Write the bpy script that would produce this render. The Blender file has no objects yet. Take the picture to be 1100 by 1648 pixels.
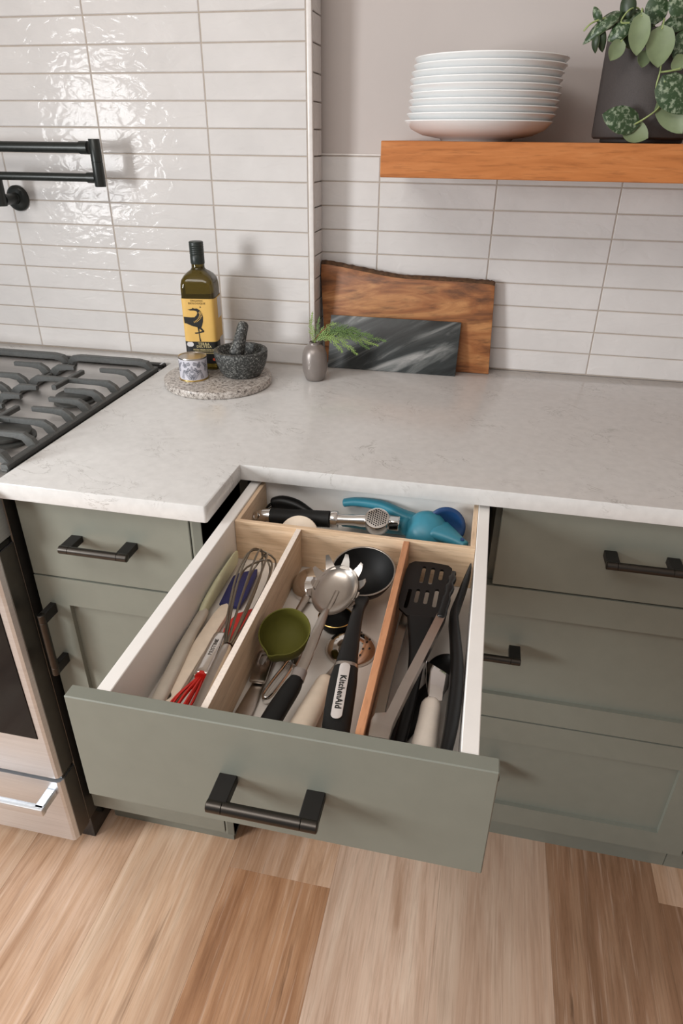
import bpy, bmesh, math, random
from mathutils import Vector, Matrix, noise as mnoise
random.seed(7)
SC = bpy.context.scene
COL = SC.collection

# ------------------------------------------------------------------ camera
W, H, F = 1100, 1648, 1073.4254
cam_d = bpy.data.cameras.new('camera')
cam = bpy.data.objects.new('camera', cam_d)
COL.objects.link(cam)
R = ((0.97762011, 0.21018419, 0.00902919), (0.11062604, -0.47709606, -0.87186079), (-0.17894357, 0.8533475, -0.48967055))
cam.matrix_world = Matrix(((R[0][0], -R[1][0], -R[2][0], 0.3907), (R[0][1], -R[1][1], -R[2][1], -1.5154),
                           (R[0][2], -R[1][2], -R[2][2], 1.3918), (0, 0, 0, 1)))
cam_d.sensor_fit = 'VERTICAL'
cam_d.sensor_height = 36.0
cam_d.lens = F / H * 36.0
cam_d.clip_start = 0.01
SC.camera = cam

# ------------------------------------------------------------------ world, light, exposure
wd = bpy.data.worlds.new('room_light')
SC.world = wd
wd.use_nodes = True
bg = wd.node_tree.nodes['Background']
bg.inputs['Color'].default_value = (0.985, 0.99, 1.0, 1)
bg.inputs['Strength'].default_value = 0.22


def area(name, loc, target, sx, sy, power, color):
    d = bpy.data.lights.new(name, 'AREA')
    d.shape = 'RECTANGLE'
    d.size, d.size_y, d.energy, d.color = sx, sy, power, color
    o = bpy.data.objects.new(name, d)
    COL.objects.link(o)
    o.location = loc
    o.rotation_euler = (Vector(target) - Vector(loc)).to_track_quat('-Z', 'Y').to_euler()
    return o


area('window_daylight', (-1.60, -2.00, 1.34), (-.60, -2.12, 1.14), .80, .70, 62, (0.98, 0.99, 1.0))
area('overhead_fill', (-.35, -1.70, 2.44), (.1, -.8, .5), 1.4, .9, 20, (1.0, 0.97, 0.94))  # added fill from above to brighten drawer interior and counter, no known fixture
SC.view_settings.view_transform = 'Standard'
SC.view_settings.look = 'None'
SC.view_settings.gamma = 1
SC.view_settings.use_curve_mapping = False
SC.view_settings.exposure = 0.14


# ------------------------------------------------------------------ material helpers
def lin(r, g, b):
    f = lambda v: (v / 255) / 12.92 if v / 255 <= 0.04045 else ((v / 255 + 0.055) / 1.055) ** 2.4
    return (f(r), f(g), f(b), 1)


class NT:
    def __init__(s, name):
        s.m = bpy.data.materials.new(name)
        s.m.use_nodes = True
        s.t = s.m.node_tree
        s.b = s.t.nodes['Principled BSDF']

    def n(s, kind, **kw):
        nd = s.t.nodes.new(kind)
        for k, v in kw.items():
            if k in nd.inputs and not hasattr(nd, k):
                nd.inputs[k].default_value = v
            else:
                setattr(nd, k, v)
        return nd

    def l(s, a, b):
        s.t.links.new(a, b)

    def coords(s, scale=(1, 1, 1), rot=(0, 0, 0), per_object=False):
        g = s.n('ShaderNodeNewGeometry')
        r_ = s.n('ShaderNodeMapping')
        r_.inputs['Rotation'].default_value = rot
        s.l(g.outputs['Position'], r_.inputs['Vector'])
        mp = s.n('ShaderNodeMapping')
        mp.inputs['Scale'].default_value = scale
        s.l(r_.outputs['Vector'], mp.inputs['Vector'])
        if per_object:
            oi = s.n('ShaderNodeObjectInfo')
            mu = s.n('ShaderNodeMath', operation='MULTIPLY')
            mu.inputs[1].default_value = 37.0
            cb = s.n('ShaderNodeCombineXYZ')
            s.l(oi.outputs['Random'], mu.inputs[0])
            for i in range(3):
                s.l(mu.outputs[0], cb.inputs[i])
            s.l(cb.outputs[0], mp.inputs['Location'])
        return mp.outputs['Vector']

    def noise(s, vec, scale, detail=4, rough=.55, dist=0):
        nd = s.n('ShaderNodeTexNoise')
        nd.inputs['Scale'].default_value = scale
        nd.inputs['Detail'].default_value = detail
        nd.inputs['Roughness'].default_value = rough
        nd.inputs['Distortion'].default_value = dist
        s.l(vec, nd.inputs['Vector'])
        return nd.outputs['Fac']

    def ramp(s, fac, stops):
        nd = s.n('ShaderNodeValToRGB')
        e = nd.color_ramp.elements
        while len(e) < len(stops):
            e.new(0.5)
        for el, (p, c) in zip(e, stops):
            el.position, el.color = p, c
        s.l(fac, nd.inputs['Fac'])
        return nd.outputs['Color']

    def mix(s, fac, a, b, mode='MIX'):
        nd = s.n('ShaderNodeMix', data_type='RGBA', blend_type=mode)
        for v, i in ((fac, 0), (a, 6), (b, 7)):
            if hasattr(v, 'is_linked'):
                s.l(v, nd.inputs[i])
            else:
                nd.inputs[i].default_value = v
        return nd.outputs[2]

    def bump(s, h, strength, dist=0.001):
        nd = s.n('ShaderNodeBump')
        nd.inputs['Strength'].default_value = strength
        nd.inputs['Distance'].default_value = dist
        s.l(h, nd.inputs['Height'])
        s.l(nd.outputs['Normal'], s.b.inputs['Normal'])

    def base(s, c):
        if hasattr(c, 'is_linked'):
            s.l(c, s.b.inputs['Base Color'])
        else:
            s.b.inputs['Base Color'].default_value = c

    def set(s, rough=.5, metal=0, spec=.5, coat=0):
        s.b.inputs['Roughness'].default_value = rough
        s.b.inputs['Metallic'].default_value = metal
        s.b.inputs['Specular IOR Level'].default_value = spec
        s.b.inputs['Coat Weight'].default_value = coat
        return s.m


def plain(name, rgb, rough=.5, metal=0, spec=.5, var=0.06, vscale=60, bump=0, bscale=400, coat=0):
    t = NT(name)
    v = t.coords()
    f = t.noise(v, vscale)
    c = lin(*rgb)
    lo = tuple(x * (1 - var) for x in c[:3]) + (1,)
    hi = tuple(min(1, x * (1 + var)) for x in c[:3]) + (1,)
    t.base(t.ramp(f, [(.3, lo), (.7, hi)]))
    if bump:
        t.bump(t.noise(v, bscale, 2), bump, .0006)
    return t.set(rough, metal, spec, coat)


M = {}
# glazed tile: wavy glaze
t = NT('tile_glaze')
v = t.coords((1, 1, 1), per_object=True)
t.base(t.ramp(t.noise(v, 9, 3), [(.3, lin(212, 209, 207)), (.7, lin(221, 218, 216))]))
ws = t.coords((26, 26, 48), per_object=True)
t.bump(t.noise(ws, 1.0, 2.0, .45, 1.0), .38, .0035)
M['tile'] = t.set(.08, 0, .10)
M['grout'] = plain('grout', (176, 165, 154), .9, bump=.3)
M['trim'] = plain('trim_white', (226, 221, 217), .3)
M['paint'] = plain('wall_paint', (196, 188, 184), .75, var=.015, vscale=8, bump=.12, bscale=260)
M['ceiling'] = plain('ceiling_paint', (230, 226, 220), .9)
# quartz
t = NT('quartz')
v = t.coords((1, 1, 1), (0, 0, .5))
a = t.noise(t.coords((9, 15, 9), (0, 0, .5)), 1.0, 6, .62, 1.6)
mth = t.n('ShaderNodeMath', operation='SUBTRACT')
t.l(a, mth.inputs[0]); mth.inputs[1].default_value = .5
ab = t.n('ShaderNodeMath', operation='ABSOLUTE'); t.l(mth.outputs[0], ab.inputs[0])
vein = t.ramp(ab.outputs[0], [(0, (1, 1, 1, 1)), (.014, (0, 0, 0, 1))])
mask = t.ramp(t.noise(v, 11, 3), [(.49, (0, 0, 0, 1)), (.64, (.7, .7, .7, 1))])
mm = t.mix(1.0, vein, mask, 'MULTIPLY')
basec = t.ramp(t.noise(v, 60, 4), [(.3, lin(205, 204, 202)), (.7, lin(214, 213, 211))])
t.base(t.mix(mm, basec, lin(150, 146, 142)))
M['quartz'] = t.set(.17, 0, .5)
# cabinet paint
M['sage'] = plain('sage_paint', (120, 122, 112), .42, var=.03, vscale=30, bump=.08, bscale=700)
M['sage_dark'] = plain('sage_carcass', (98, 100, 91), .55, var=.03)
M['drawer_white'] = plain('drawer_white', (232, 229, 225), .45, var=.02, vscale=20)
M['drawer_floor'] = plain('drawer_floor', (222, 216, 208), .5, var=.02)


def wood(name, c0, c1, c2, scale, rot=(0, 0, 0), rough=.5, ring=0, per=False, dist=.6, bump=.1):
    t = NT(name)
    v = t.coords(scale, rot, per)
    f = t.noise(v, 1.0, 8, .62, dist)
    col = t.ramp(f, [(.28, lin(*c0)), (.5, lin(*c1)), (.72, lin(*c2))])
    fine = t.noise(t.coords(tuple(x * 6 for x in scale), rot, per), 1.0, 3, .6)
    dark = tuple(x * .72 for x in lin(*c0)[:3]) + (1,)
    fm = t.ramp(fine, [(.52, (0, 0, 0, 1)), (.72, (.55, .55, .55, 1))])
    col = t.mix(fm, col, dark)
    t.base(col)
    t.bump(fine, bump, .0006)
    return t.set(rough)


M['maple'] = wood('maple', (196, 166, 134), (216, 188, 156), (230, 206, 178), (5, 5, 60), rough=.55)
M['maple_x'] = wood('maple_lengthwise', (196, 166, 134), (214, 186, 156), (226, 202, 174), (40, 4, 60), rough=.55)
M['maple_edge'] = plain('maple_edge', (232, 220, 208), .6, var=.08, vscale=300)
M['beech'] = wood('beech', (176, 120, 84), (194, 138, 100), (206, 152, 114), (50, 5, 50), rough=.5)
M['cherry'] = wood('cherry_shelf', (164, 98, 48), (186, 116, 62), (198, 130, 76), (4, 20, 40), rough=.42, dist=1.6)
M['acacia'] = wood('live_edge_wood', (70, 42, 24), (152, 96, 54), (196, 142, 90), (3.0, 10, 15), (0, .10, 0), rough=.5, dist=2.6)
M['bark'] = plain('bark', (82, 58, 38), .9, var=.5, vscale=90, bump=1.0, bscale=160)
PLANKS = []
for i, (c0, c1, c2) in enumerate((((177, 137, 106), (205, 171, 142), (220, 194, 169)),
                                  ((135, 93, 63), (169, 125, 91), (190, 148, 114)),
                                  ((160, 120, 89), (194, 158, 129), (211, 180, 156)),
                                  ((125, 91, 65), (158, 120, 93), (180, 144, 116)),
                                  ((184, 150, 125), (211, 182, 160), (224, 201, 180)))):
    t = NT('oak_plank_%s' % 'abcde'[i])
    v = t.coords((11, .9, 8), (0, 0, 0), True)
    f = t.noise(v, 1.0, 7, .66, 2.2)
    col = t.ramp(f, [(.30, lin(*c0)), (.48, lin(*c1)), (.66, lin(*c2))])
    cloud = t.ramp(t.noise(t.coords((6, 1.6, 5), (0, 0, .02), True), 1.0, 3, .5), [(.40, (0, 0, 0, 1)), (.68, (.55, .55, .55, 1))])
    col = t.mix(cloud, col, tuple(x * .74 for x in lin(*c0)[:3]) + (1,))
    fine = t.noise(t.coords((230, 9, 40), (0, 0, 0), True), 1.0, 4, .65)
    fm = t.ramp(fine, [(.47, (0, 0, 0, 1)), (.72, (.42, .42, .42, 1))])
    col = t.mix(fm, col, tuple(x * .60 for x in lin(*c0)[:3]) + (1,))
    pale = t.ramp(t.noise(t.coords((150, 5, 40), (0, 0, .01), True), 1.0, 3, .6), [(.55, (0, 0, 0, 1)), (.75, (.35, .35, .35, 1))])
    col = t.mix(pale, col, lin(226, 202, 182))
    streak = t.ramp(t.noise(t.coords((26, 2.0, 8), (0, 0, .03), True), 1.0, 4, .6, 1.5), [(.63, (0, 0, 0, 1)), (.74, (.75, .75, .75, 1))])
    col = t.mix(streak, col, tuple(x * .50 for x in lin(*c0)[:3]) + (1,))
    t.base(col)
    t.bump(fine, .12, .0005)
    PLANKS.append(t.set(.48))


def metal(name, rgb, rough, scale=None):
    t = NT(name)
    if scale:
        f = t.noise(t.coords(scale), 1.0, 3)
        c = lin(*rgb)
        t.base(t.ramp(f, [(.3, tuple(x * .9 for x in c[:3]) + (1,)), (.7, c)]))
        t.bump(f, .03, .0004)
    else:
        t.base(t.ramp(t.noise(t.coords(), 90), [(.3, tuple(x * .95 for x in lin(*rgb)[:3]) + (1,)), (.7, lin(*rgb))]))
    return t.set(rough, 1.0)


M['steel'] = metal('brushed_steel', (222, 225, 229), .45, (6, 6, 300))
M['steel_top'] = metal('cooktop_steel', (216, 213, 210), .38, (6, 300, 6))
M['polished'] = metal('polished_steel', (212, 206, 200), .1)
M['satin'] = metal('satin_steel', (176, 168, 160), .28)
M['wire_steel'] = metal('wire_steel', (126, 118, 106), .3)
M['chrome'] = metal('chrome', (222, 220, 218), .06)
M['brass'] = metal('brass_rim', (206, 176, 110), .3)
M['pewter'] = plain('pewter_glaze', (142, 134, 129), .36, .35, var=.05)
M['bronze'] = metal('oil_rubbed_bronze', (76, 72, 68), .34)
M['handle_black'] = plain('handle_black', (28, 26, 24), .5, spec=.3)
M['gunmetal'] = plain('gunmetal', (44, 47, 45), .33, .35, var=.08)
M['iron'] = plain('cast_iron', (80, 82, 81), .5, var=.15, vscale=200, bump=.3, bscale=600)
M['iron_side'] = plain('cap_iron', (70, 71, 69), .5, var=.12, vscale=120)
M['black_gloss'] = plain('black_gloss', (20, 20, 20), .12)
M['oven_glass'] = plain('oven_glass', (9, 9, 10), .08, spec=.15)
M['range_side'] = plain('range_side', (104, 101, 96), .32, .85)
M['nylon'] = plain('black_nylon', (15, 15, 15), .42, spec=.3, bump=.05)
M['rubber'] = plain('black_rubber', (15, 15, 14), .6, spec=.3, bump=.15, bscale=900)
M['nonstick'] = plain('nonstick', (15, 15, 15), .6, spec=.35, var=.15, vscale=300)
M['cream'] = plain('cream_plastic', (226, 210, 190), .4)
M['frost'] = plain('frosted_plastic', (196, 188, 174), .4)
M['white_plastic'] = plain('white_plastic', (222, 212, 200), .38)
M['pale_green'] = plain('pale_green_silicone', (214, 216, 182), .55)
M['navy'] = plain('navy_silicone', (38, 40, 92), .55)
M['red'] = plain('red_silicone', (196, 36, 26), .42)
M['deep_red'] = plain('deep_red_silicone', (150, 22, 18), .5)
M['olive_green'] = plain('olive_silicone', (84, 82, 30), .7, spec=.2)
M['teal'] = plain('teal_enamel', (50, 124, 144), .42)
M['blue_dark'] = plain('dark_blue_enamel', (24, 62, 108), .35)
M['porcelain'] = plain('porcelain', (238, 240, 240), .16, var=.01, coat=.3)
M['pot'] = plain('charcoal_ceramic', (68, 62, 60), .7, var=.12, vscale=500, bump=.25, bscale=700)
M['soil'] = plain('soil', (44, 34, 26), .95, var=.4, vscale=120, bump=1)
M['cap'] = plain('bottle_cap', (30, 38, 34), .4)
M['label_yellow'] = plain('label_yellow', (222, 180, 98), .55, var=.02)
M['label_black'] = plain('label_black', (26, 26, 25), .5)
M['label_white'] = plain('label_white', (216, 214, 214), .55)
M['label_red'] = plain('label_red', (214, 84, 60), .55)
M['print_gold'] = plain('print_gold', (206, 190, 140), .5)
M['print_grey'] = plain('print_grey', (104, 84, 44), .6)
M['ink'] = plain('ink', (24, 24, 22), .6)
M['etched'] = plain('etched', (92, 86, 80), .6)
M['logo_strip'] = plain('logo_strip', (206, 200, 196), .35, .3)
M['tin_lid'] = metal('tin_lid', (190, 184, 176), .3)
# bottle glass: olive oil in green glass
t = NT('olive_glass')
t.base(t.ramp(t.noise(t.coords(), 20), [(.3, lin(96, 82, 28)), (.7, lin(104, 88, 32))]))
t.b.inputs['Transmission Weight'].default_value = .72
t.b.inputs['IOR'].default_value = 1.47
M['olive_glass'] = t.set(.06)


def speckle(name, cols, scale, rough):
    t = NT(name)
    v = t.coords()
    f = t.noise(v, scale, 5, .7)
    f2 = t.noise(v, scale * 2.7, 3, .6)
    c = t.ramp(f, [(p, lin(*c)) for p, c in cols])
    dk = t.ramp(f2, [(.58, (0, 0, 0, 1)), (.66, (.8, .8, .8, 1))])
    t.base(t.mix(dk, c, lin(*cols[0][1])))
    return t.set(rough)


M['granite_dark'] = speckle('dark_granite', [(.44, (42, 43, 42)), (.54, (76, 78, 76)), (.66, (168, 168, 164))], 260, .55)
M['granite_light'] = speckle('light_granite', [(.36, (82, 74, 70)), (.47, (176, 168, 160)), (.62, (214, 208, 202))], 170, .4)
t = NT('grey_marble')
v = t.coords((4, 8, 30), (0, .50, 0))
f = t.noise(v, 1.0, 6, .6, .8)
t.base(t.ramp(f, [(.36, lin(30, 33, 33)), (.50, lin(54, 58, 58)), (.58, lin(100, 103, 102)), (.70, lin(158, 158, 156))]))
M['marble'] = t.set(.4)
# tin print: grey botanical print on pale blue
M['tin_print'] = plain('tin_paint', (204, 203, 212), .4)
M['print_tin'] = plain('tin_leaf_ink', (112, 114, 124), .5)
# pothos leaves
t = NT('leaf_top')
v = t.coords()
f = t.noise(v, 150, 3, .6)
t.base(t.ramp(f, [(.50, lin(46, 70, 40)), (.64, lin(140, 154, 130))]))
M['leaf_top'] = t.set(.42)
M['leaf_under'] = plain('leaf_under', (116, 130, 96), .5, var=.12, vscale=40)
M['leaf_dark'] = plain('leaf_dark', (44, 60, 38), .45, var=.2, vscale=60)
M['stem'] = plain('vine_stem', (150, 166, 108), .5)
M['cedar'] = plain('cedar_green', (128, 154, 78), .55, var=.2, vscale=70)
M['cedar_deep'] = plain('cedar_deep_green', (92, 120, 60), .55, var=.2, vscale=70)
M['twig'] = plain('twig', (128, 92, 62), .7)


# ------------------------------------------------------------------ mesh helpers
def nb():
    return bmesh.new()


def box(bm, x0, x1, y0, y1, z0, z1, bev=0, mi=0, seg=1):
    tb = bmesh.new()
    bmesh.ops.create_cube(tb, size=1)
    for vv in tb.verts:
        vv.co = Vector(((x0 + x1) / 2 + vv.co.x * (x1 - x0), (y0 + y1) / 2 + vv.co.y * (y1 - y0), (z0 + z1) / 2 + vv.co.z * (z1 - z0)))
    if bev:
        bmesh.ops.bevel(tb, geom=tb.edges[:], offset=bev, segments=seg, affect='EDGES', profile=.5)
    merge(bm, tb, mi)
    return bm


def merge(bm, tb, mi=None, mat=None):
    mp = {}
    for vv in tb.verts:
        mp[vv] = bm.verts.new(mat @ vv.co if mat else vv.co)
    for f in tb.faces:
        try:
            nf = bm.faces.new([mp[q] for q in f.verts])
            nf.material_index = f.material_index if mi is None else mi
        except ValueError:
            pass
    tb.free()


def loft(bm, rings, mi=0, cap0=True, cap1=True, closed=True):
    vs = [[bm.verts.new(p) for p in r] for r in rings]
    n = len(vs[0])
    for a, b in zip(vs, vs[1:]):
        for i in range(n if closed else n - 1):
            j = (i + 1) % n
            bm.faces.new((a[i], a[j], b[j], b[i])).material_index = mi
    if cap0:
        bm.faces.new(vs[0][::-1]).material_index = mi
    if cap1:
        bm.faces.new(vs[-1]).material_index = mi
    return bm


def frame(axis):
    z = Vector(axis).normalized()
    u = Vector((0, 0, 1)) if abs(z.z) < .9 else Vector((1, 0, 0))
    x = u.cross(z).normalized()
    return x, z.cross(x), z


def lathe(bm, prof, loc=(0, 0, 0), axis=(0, 0, 1), seg=32, mi=0, cap0=True, cap1=True, sq=1.0, ang0=0.0):
    """prof: (radius, height) pairs round an axis through loc"""
    x, y, z = frame(axis)
    L = Vector(loc)
    rings = []
    for r, h in prof:
        r = max(r, 1e-5)
        rings.append([L + z * h + (x * math.cos(ang0 + 2 * math.pi * i / seg) + y * math.sin(ang0 + 2 * math.pi * i / seg) * sq) * r for i in range(seg)])
    return loft(bm, rings, mi, cap0, cap1)


def smooth_path(pts, n):
    """Catmull-Rom through tuples of any length"""
    out = []
    P = [pts[0]] + list(pts) + [pts[-1]]
    for i in range(1, len(P) - 2):
        for k in range(n):
            u = k / n
            q = []
            for a, b, c, d in zip(P[i - 1], P[i], P[i + 1], P[i + 2]):
                q.append(.5 * (2 * b + (c - a) * u + (2 * a - 5 * b + 4 * c - d) * u * u + (3 * b - a - 3 * c + d) * u ** 3))
            out.append(tuple(q))
    out.append(tuple(pts[-1]))
    return out


def sweep(bm, pts, seg=12, power=2.0, mi=0, up=(0, 0, 1), sm=4, round_ends=True):
    """pts: (x, y, z, half width, half height); a superellipse section swept along the path"""
    P = smooth_path(pts, sm) if sm > 1 else list(pts)
    rings = []
    U = Vector(up)
    n = len(P)
    for i, p in enumerate(P):
        a, b = Vector(P[max(0, i - 1)][:3]), Vector(P[min(n - 1, i + 1)][:3])
        t_ = (b - a).normalized()
        s_ = t_.cross(U)
        s_ = s_.normalized() if s_.length > 1e-4 else Vector((1, 0, 0))
        v_ = s_.cross(t_).normalized()
        c = Vector(p[:3])
        w, h = max(p[3], 1e-4), max(p[4], 1e-4)
        ring = []
        for k in range(seg):
            an = 2 * math.pi * k / seg
            ca, sa = math.cos(an), math.sin(an)
            e = 2 / power
            ring.append((s_ * (abs(ca) ** e * (1 if ca >= 0 else -1)) * w + v_ * (abs(sa) ** e * (1 if sa >= 0 else -1)) * h, c, t_, min(w, h)))
        rings.append(ring)
    out = []
    if round_ends:
        for f in (.35, .75):
            out.append([c + o * (1 - (1 - f) ** 2) ** .5 - t_ * m * .5 * (1 - f) for o, c, t_, m in rings[0]])
    out += [[c + o for o, c, t_, m in r] for r in rings]
    if round_ends:
        for f in (.75, .35):
            out.append([c + o * (1 - (1 - f) ** 2) ** .5 + t_ * m * .5 * (1 - f) for o, c, t_, m in rings[-1]])
    return loft(bm, out, mi)


def wire(bm, pts, r, seg=6, sm=4, mi=0):
    return sweep(bm, [tuple(p[:3]) + (r, r) for p in pts], seg, 2, mi, (0.13, .21, .97), sm, False)


def slab(bm, outline, thick, mat, holes=(), mi=0, bev=0):
    """flat outline (u, v) with holes, extruded by thick along +w and placed by mat"""
    tb = bmesh.new()
    es = []
    for loop in [outline] + list(holes):
        vs = [tb.verts.new((u, v_, 0)) for u, v_ in loop]
        for i in range(len(vs)):
            es.append(tb.edges.new((vs[i], vs[(i + 1) % len(vs)])))
    if holes:
        bmesh.ops.triangle_fill(tb, edges=es, use_beauty=True)
    else:
        tb.faces.new(tb.verts[:])
    fs = tb.faces[:]
    r = bmesh.ops.extrude_face_region(tb, geom=fs)
    for g in r['geom']:
        if isinstance(g, bmesh.types.BMVert):
            g.co.z += thick
    bmesh.ops.recalc_face_normals(tb, faces=tb.faces[:])
    if bev:
        ed = [e for e in tb.edges if len(e.link_faces) == 2 and e.calc_face_angle(0) > .9 and abs(e.verts[0].co.z - e.verts[1].co.z) < 1e-6]
        bmesh.ops.bevel(tb, geom=ed, offset=bev, segments=2, affect='EDGES', profile=.5)
    merge(bm, tb, mi, mat)
    return bm


def basis(o, u, v_):
    """matrix taking (u, v, w) plane coordinates to the world"""
    u, v_ = Vector(u).normalized(), Vector(v_)
    v_ = (v_ - u * v_.dot(u)).normalized()
    w = u.cross(v_)
    return Matrix(((u.x, v_.x, w.x, o[0]), (u.y, v_.y, w.y, o[1]), (u.z, v_.z, w.z, o[2]), (0, 0, 0, 1)))


def rrect(w, h, r, n=5, cx=0, cy=0):
    pts = []
    for sx, sy, a0 in ((1, 1, 0), (-1, 1, 90), (-1, -1, 180), (1, -1, 270)):
        for k in range(n + 1):
            a = math.radians(a0 + 90 * k / n)
            pts.append((cx + sx * (w / 2 - r) + r * math.cos(a), cy + sy * (h / 2 - r) + r * math.sin(a)))
    return pts


def root_loc(o):
    v_ = Vector((0, 0, 0))
    while o:
        v_ += o.location
        o = o.parent
    return v_


def part(name, bm, mats, parent=None, ang=35, label=None, recalc=True):
    if recalc:
        bmesh.ops.recalc_face_normals(bm, faces=bm.faces[:])
    me = bpy.data.meshes.new(name)
    if parent:
        off = root_loc(parent)
        for vv in bm.verts:
            vv.co -= off
    bm.to_mesh(me)
    bm.free()
    for m in (mats if isinstance(mats, (list, tuple)) else [mats]):
        me.materials.append(M[m] if isinstance(m, str) else m)
    if ang:
        for p in me.polygons:
            p.use_smooth = True
        me.set_sharp_from_angle(angle=math.radians(ang))
    o = bpy.data.objects.new(name, me)
    COL.objects.link(o)
    if parent:
        o.parent = parent
    if label:
        o['label'] = label
    return o


def tag(o, label, cat, group=None):
    o['label'], o['category'] = label, cat
    if group:
        o['group'] = group
    return o


def thing(name, label, cat, loc, group=None):
    o = bpy.data.objects.new(name, None)
    o.empty_display_size = .03
    COL.objects.link(o)
    o.location = loc
    return tag(o, label, cat, group)


def structure(name, bm, mats, ang=35):
    o = part(name, bm, mats, None, ang)
    o['kind'] = 'structure'
    return o


def text_bm(bm, s, size, mat, depth=.0002, spacing=1.0, bold=0.0, sx=1.0):
    cu = bpy.data.curves.new('lettering', 'FONT')
    cu.body = s
    cu.size = size
    cu.align_x = 'CENTER'
    cu.align_y = 'CENTER'
    cu.extrude = depth
    cu.space_character = spacing
    cu.offset = bold
    cu.resolution_u = 3
    ob = bpy.data.objects.new('lettering', cu)
    COL.objects.link(ob)
    dg = bpy.context.evaluated_depsgraph_get()
    me = bpy.data.meshes.new_from_object(ob.evaluated_get(dg))
    tb = bmesh.new()
    tb.from_mesh(me)
    for vv in tb.verts:
        vv.co.x *= sx
    merge(bm, tb, 0, mat)
    bpy.data.objects.remove(ob)
    bpy.data.curves.remove(cu)
    bpy.data.meshes.remove(me)
    return bm


# ------------------------------------------------------------------ floor
fl = structure('floor', box(nb(), -2.2, 3.0, -3.2, .3, -.03, -.0035), 'grout', 0)
PW, X0 = .2265, -.0245
BUTTS = {-7: [-1.5], -6: [-.9], -5: [-2.0], -4: [-1.2], -3: [-1.9], -2: [-1.05 - .8], -1: [-1.75], 0: [-.692, -1.95], 1: [-1.5], 2: [-1.85],
         3: [-1.3], 4: [-.574, -1.8], 5: [-1.2], 6: [-2.0], 7: [-1.0], 8: [-1.6]}
KIND = {0: [2, 1, 2], 1: [4, 0, 0], 2: [4, 2, 2], 3: [3, 3, 2], 4: [2, 3, 2], -1: [0, 0, 2], -2: [2, 0, 2], -3: [0, 2, 1]}
for i in sorted(BUTTS):
    ends = [.12] + sorted(BUTTS[i], reverse=True) + [-3.1]
    for k in range(len(ends) - 1):
        xa, xb = X0 + i * PW, X0 + (i + 1) * PW
        b = box(nb(), xa + .0001, xb - .0001, ends[k + 1] + .0001, ends[k] - .0001, -.012, 0, .0003)
        part('plank', b, PLANKS[KIND.get(i, [random.randrange(5)] * 3)[k]], fl, 0)

# ------------------------------------------------------------------ walls and tiles
ZC = .914
PITCH = .0491
ROWS = [ZC + .0015] + [ZC + .0498 + PITCH * k for k in range(0, 18)]
wl = structure('wall_left', box(nb(), -2.2, -.0015, .0015, .25, 0, 2.5), 'grout', 0)
wr = structure('wall_back', box(nb(), -.0015, 2.6, .0855, .25, 0, 2.5), 'paint', 0)


def tile_mesh(w, h):
    """glazed tile centred on its front face, facing -y"""
    b = nb()
    e = .0012
    f, s = [], []
    for sx, sz in ((-1, -1), (1, -1), (1, 1), (-1, 1)):
        f.append(b.verts.new((sx * (w / 2 - e), 0, sz * (h / 2 - e))))
        s.append(b.verts.new((sx * w / 2, .0012, sz * h / 2)))
    k = [b.verts.new((q.co.x, .006, q.co.z)) for q in s]
    b.faces.new(f)
    for i in range(4):
        j = (i + 1) % 4
        b.faces.new((f[j], f[i], s[i], s[j]))
        b.faces.new((s[j], s[i], k[i], k[j]))
    bmesh.ops.recalc_face_normals(b, faces=b.faces[:])
    b.normal_update()
    me = bpy.data.meshes.new('tile')
    b.to_mesh(me)
    b.free()
    me.materials.append(M['tile'])
    for p in me.polygons:
        p.use_smooth = True
    me.set_sharp_from_angle(angle=math.radians(30))
    return me


structure('ceiling', box(nb(), -2.2, 3.0, -3.6, .25, 2.5, 2.55), 'ceiling', 0)
structure('wall_right', box(nb(), 1.95, 2.05, -3.2, .0855, 0, 2.5), 'paint', 0)
TM = {}


def put_tile(xa, xb, za, zb, y, parent, turn=0, tilt=.0035):
    g = .0011
    key = (round(xb - xa, 4), round(zb - za, 4))
    if key not in TM:
        TM[key] = tile_mesh(xb - xa - 2 * g, zb - za - 2 * g)
    o = bpy.data.objects.new('tile', TM[key])
    COL.objects.link(o)
    o.parent = parent
    if turn:
        o.location = (y, (xa + xb) / 2, (za + zb) / 2)
    else:
        o.location = ((xa + xb) / 2, y + random.uniform(0, .0005), (za + zb) / 2)
    o.rotation_euler = (random.uniform(-tilt, tilt), 0, math.pi / 2 * turn + random.uniform(-tilt * .5, tilt * .5))


left_cols = [-.0065, -.222, -.4722, -.7224, -.9726, -1.2228]
for r in range(len(ROWS) - 1):
    for c in range(len(left_cols) - 1):
        if c == 4 and r > 5:
            continue
        put_tile(left_cols[c + 1], left_cols[c], ROWS[r], ROWS[r + 1], 0, wl)
    put_tile(.0105, .0790, ROWS[r], ROWS[r + 1], .0045, wl, 1, .001)
backing = part('grout_bed', box(nb(), 0, 2.2, .0808, .0856, ZC, ROWS[9] + .001), 'grout', wr, 0)
right_cols = [.0005, .1335, .3837, .6339, .8841, 1.1343, 1.3845]
for r in range(9):
    for c in range(len(right_cols) - 1):
        put_tile(right_cols[c], right_cols[c + 1], ROWS[r], ROWS[r + 1], .0792, wr, 0, .002)
structure('trim_1', box(nb(), -.0058, .0048, -.0008, .0098, ZC, 2.5, .002, 0, 2), 'trim')
structure('trim_2', box(nb(), .001, 2.2, .0786, .0860, ROWS[9] + .0012, ROWS[9] + .0046, .0008), 'trim')

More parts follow.
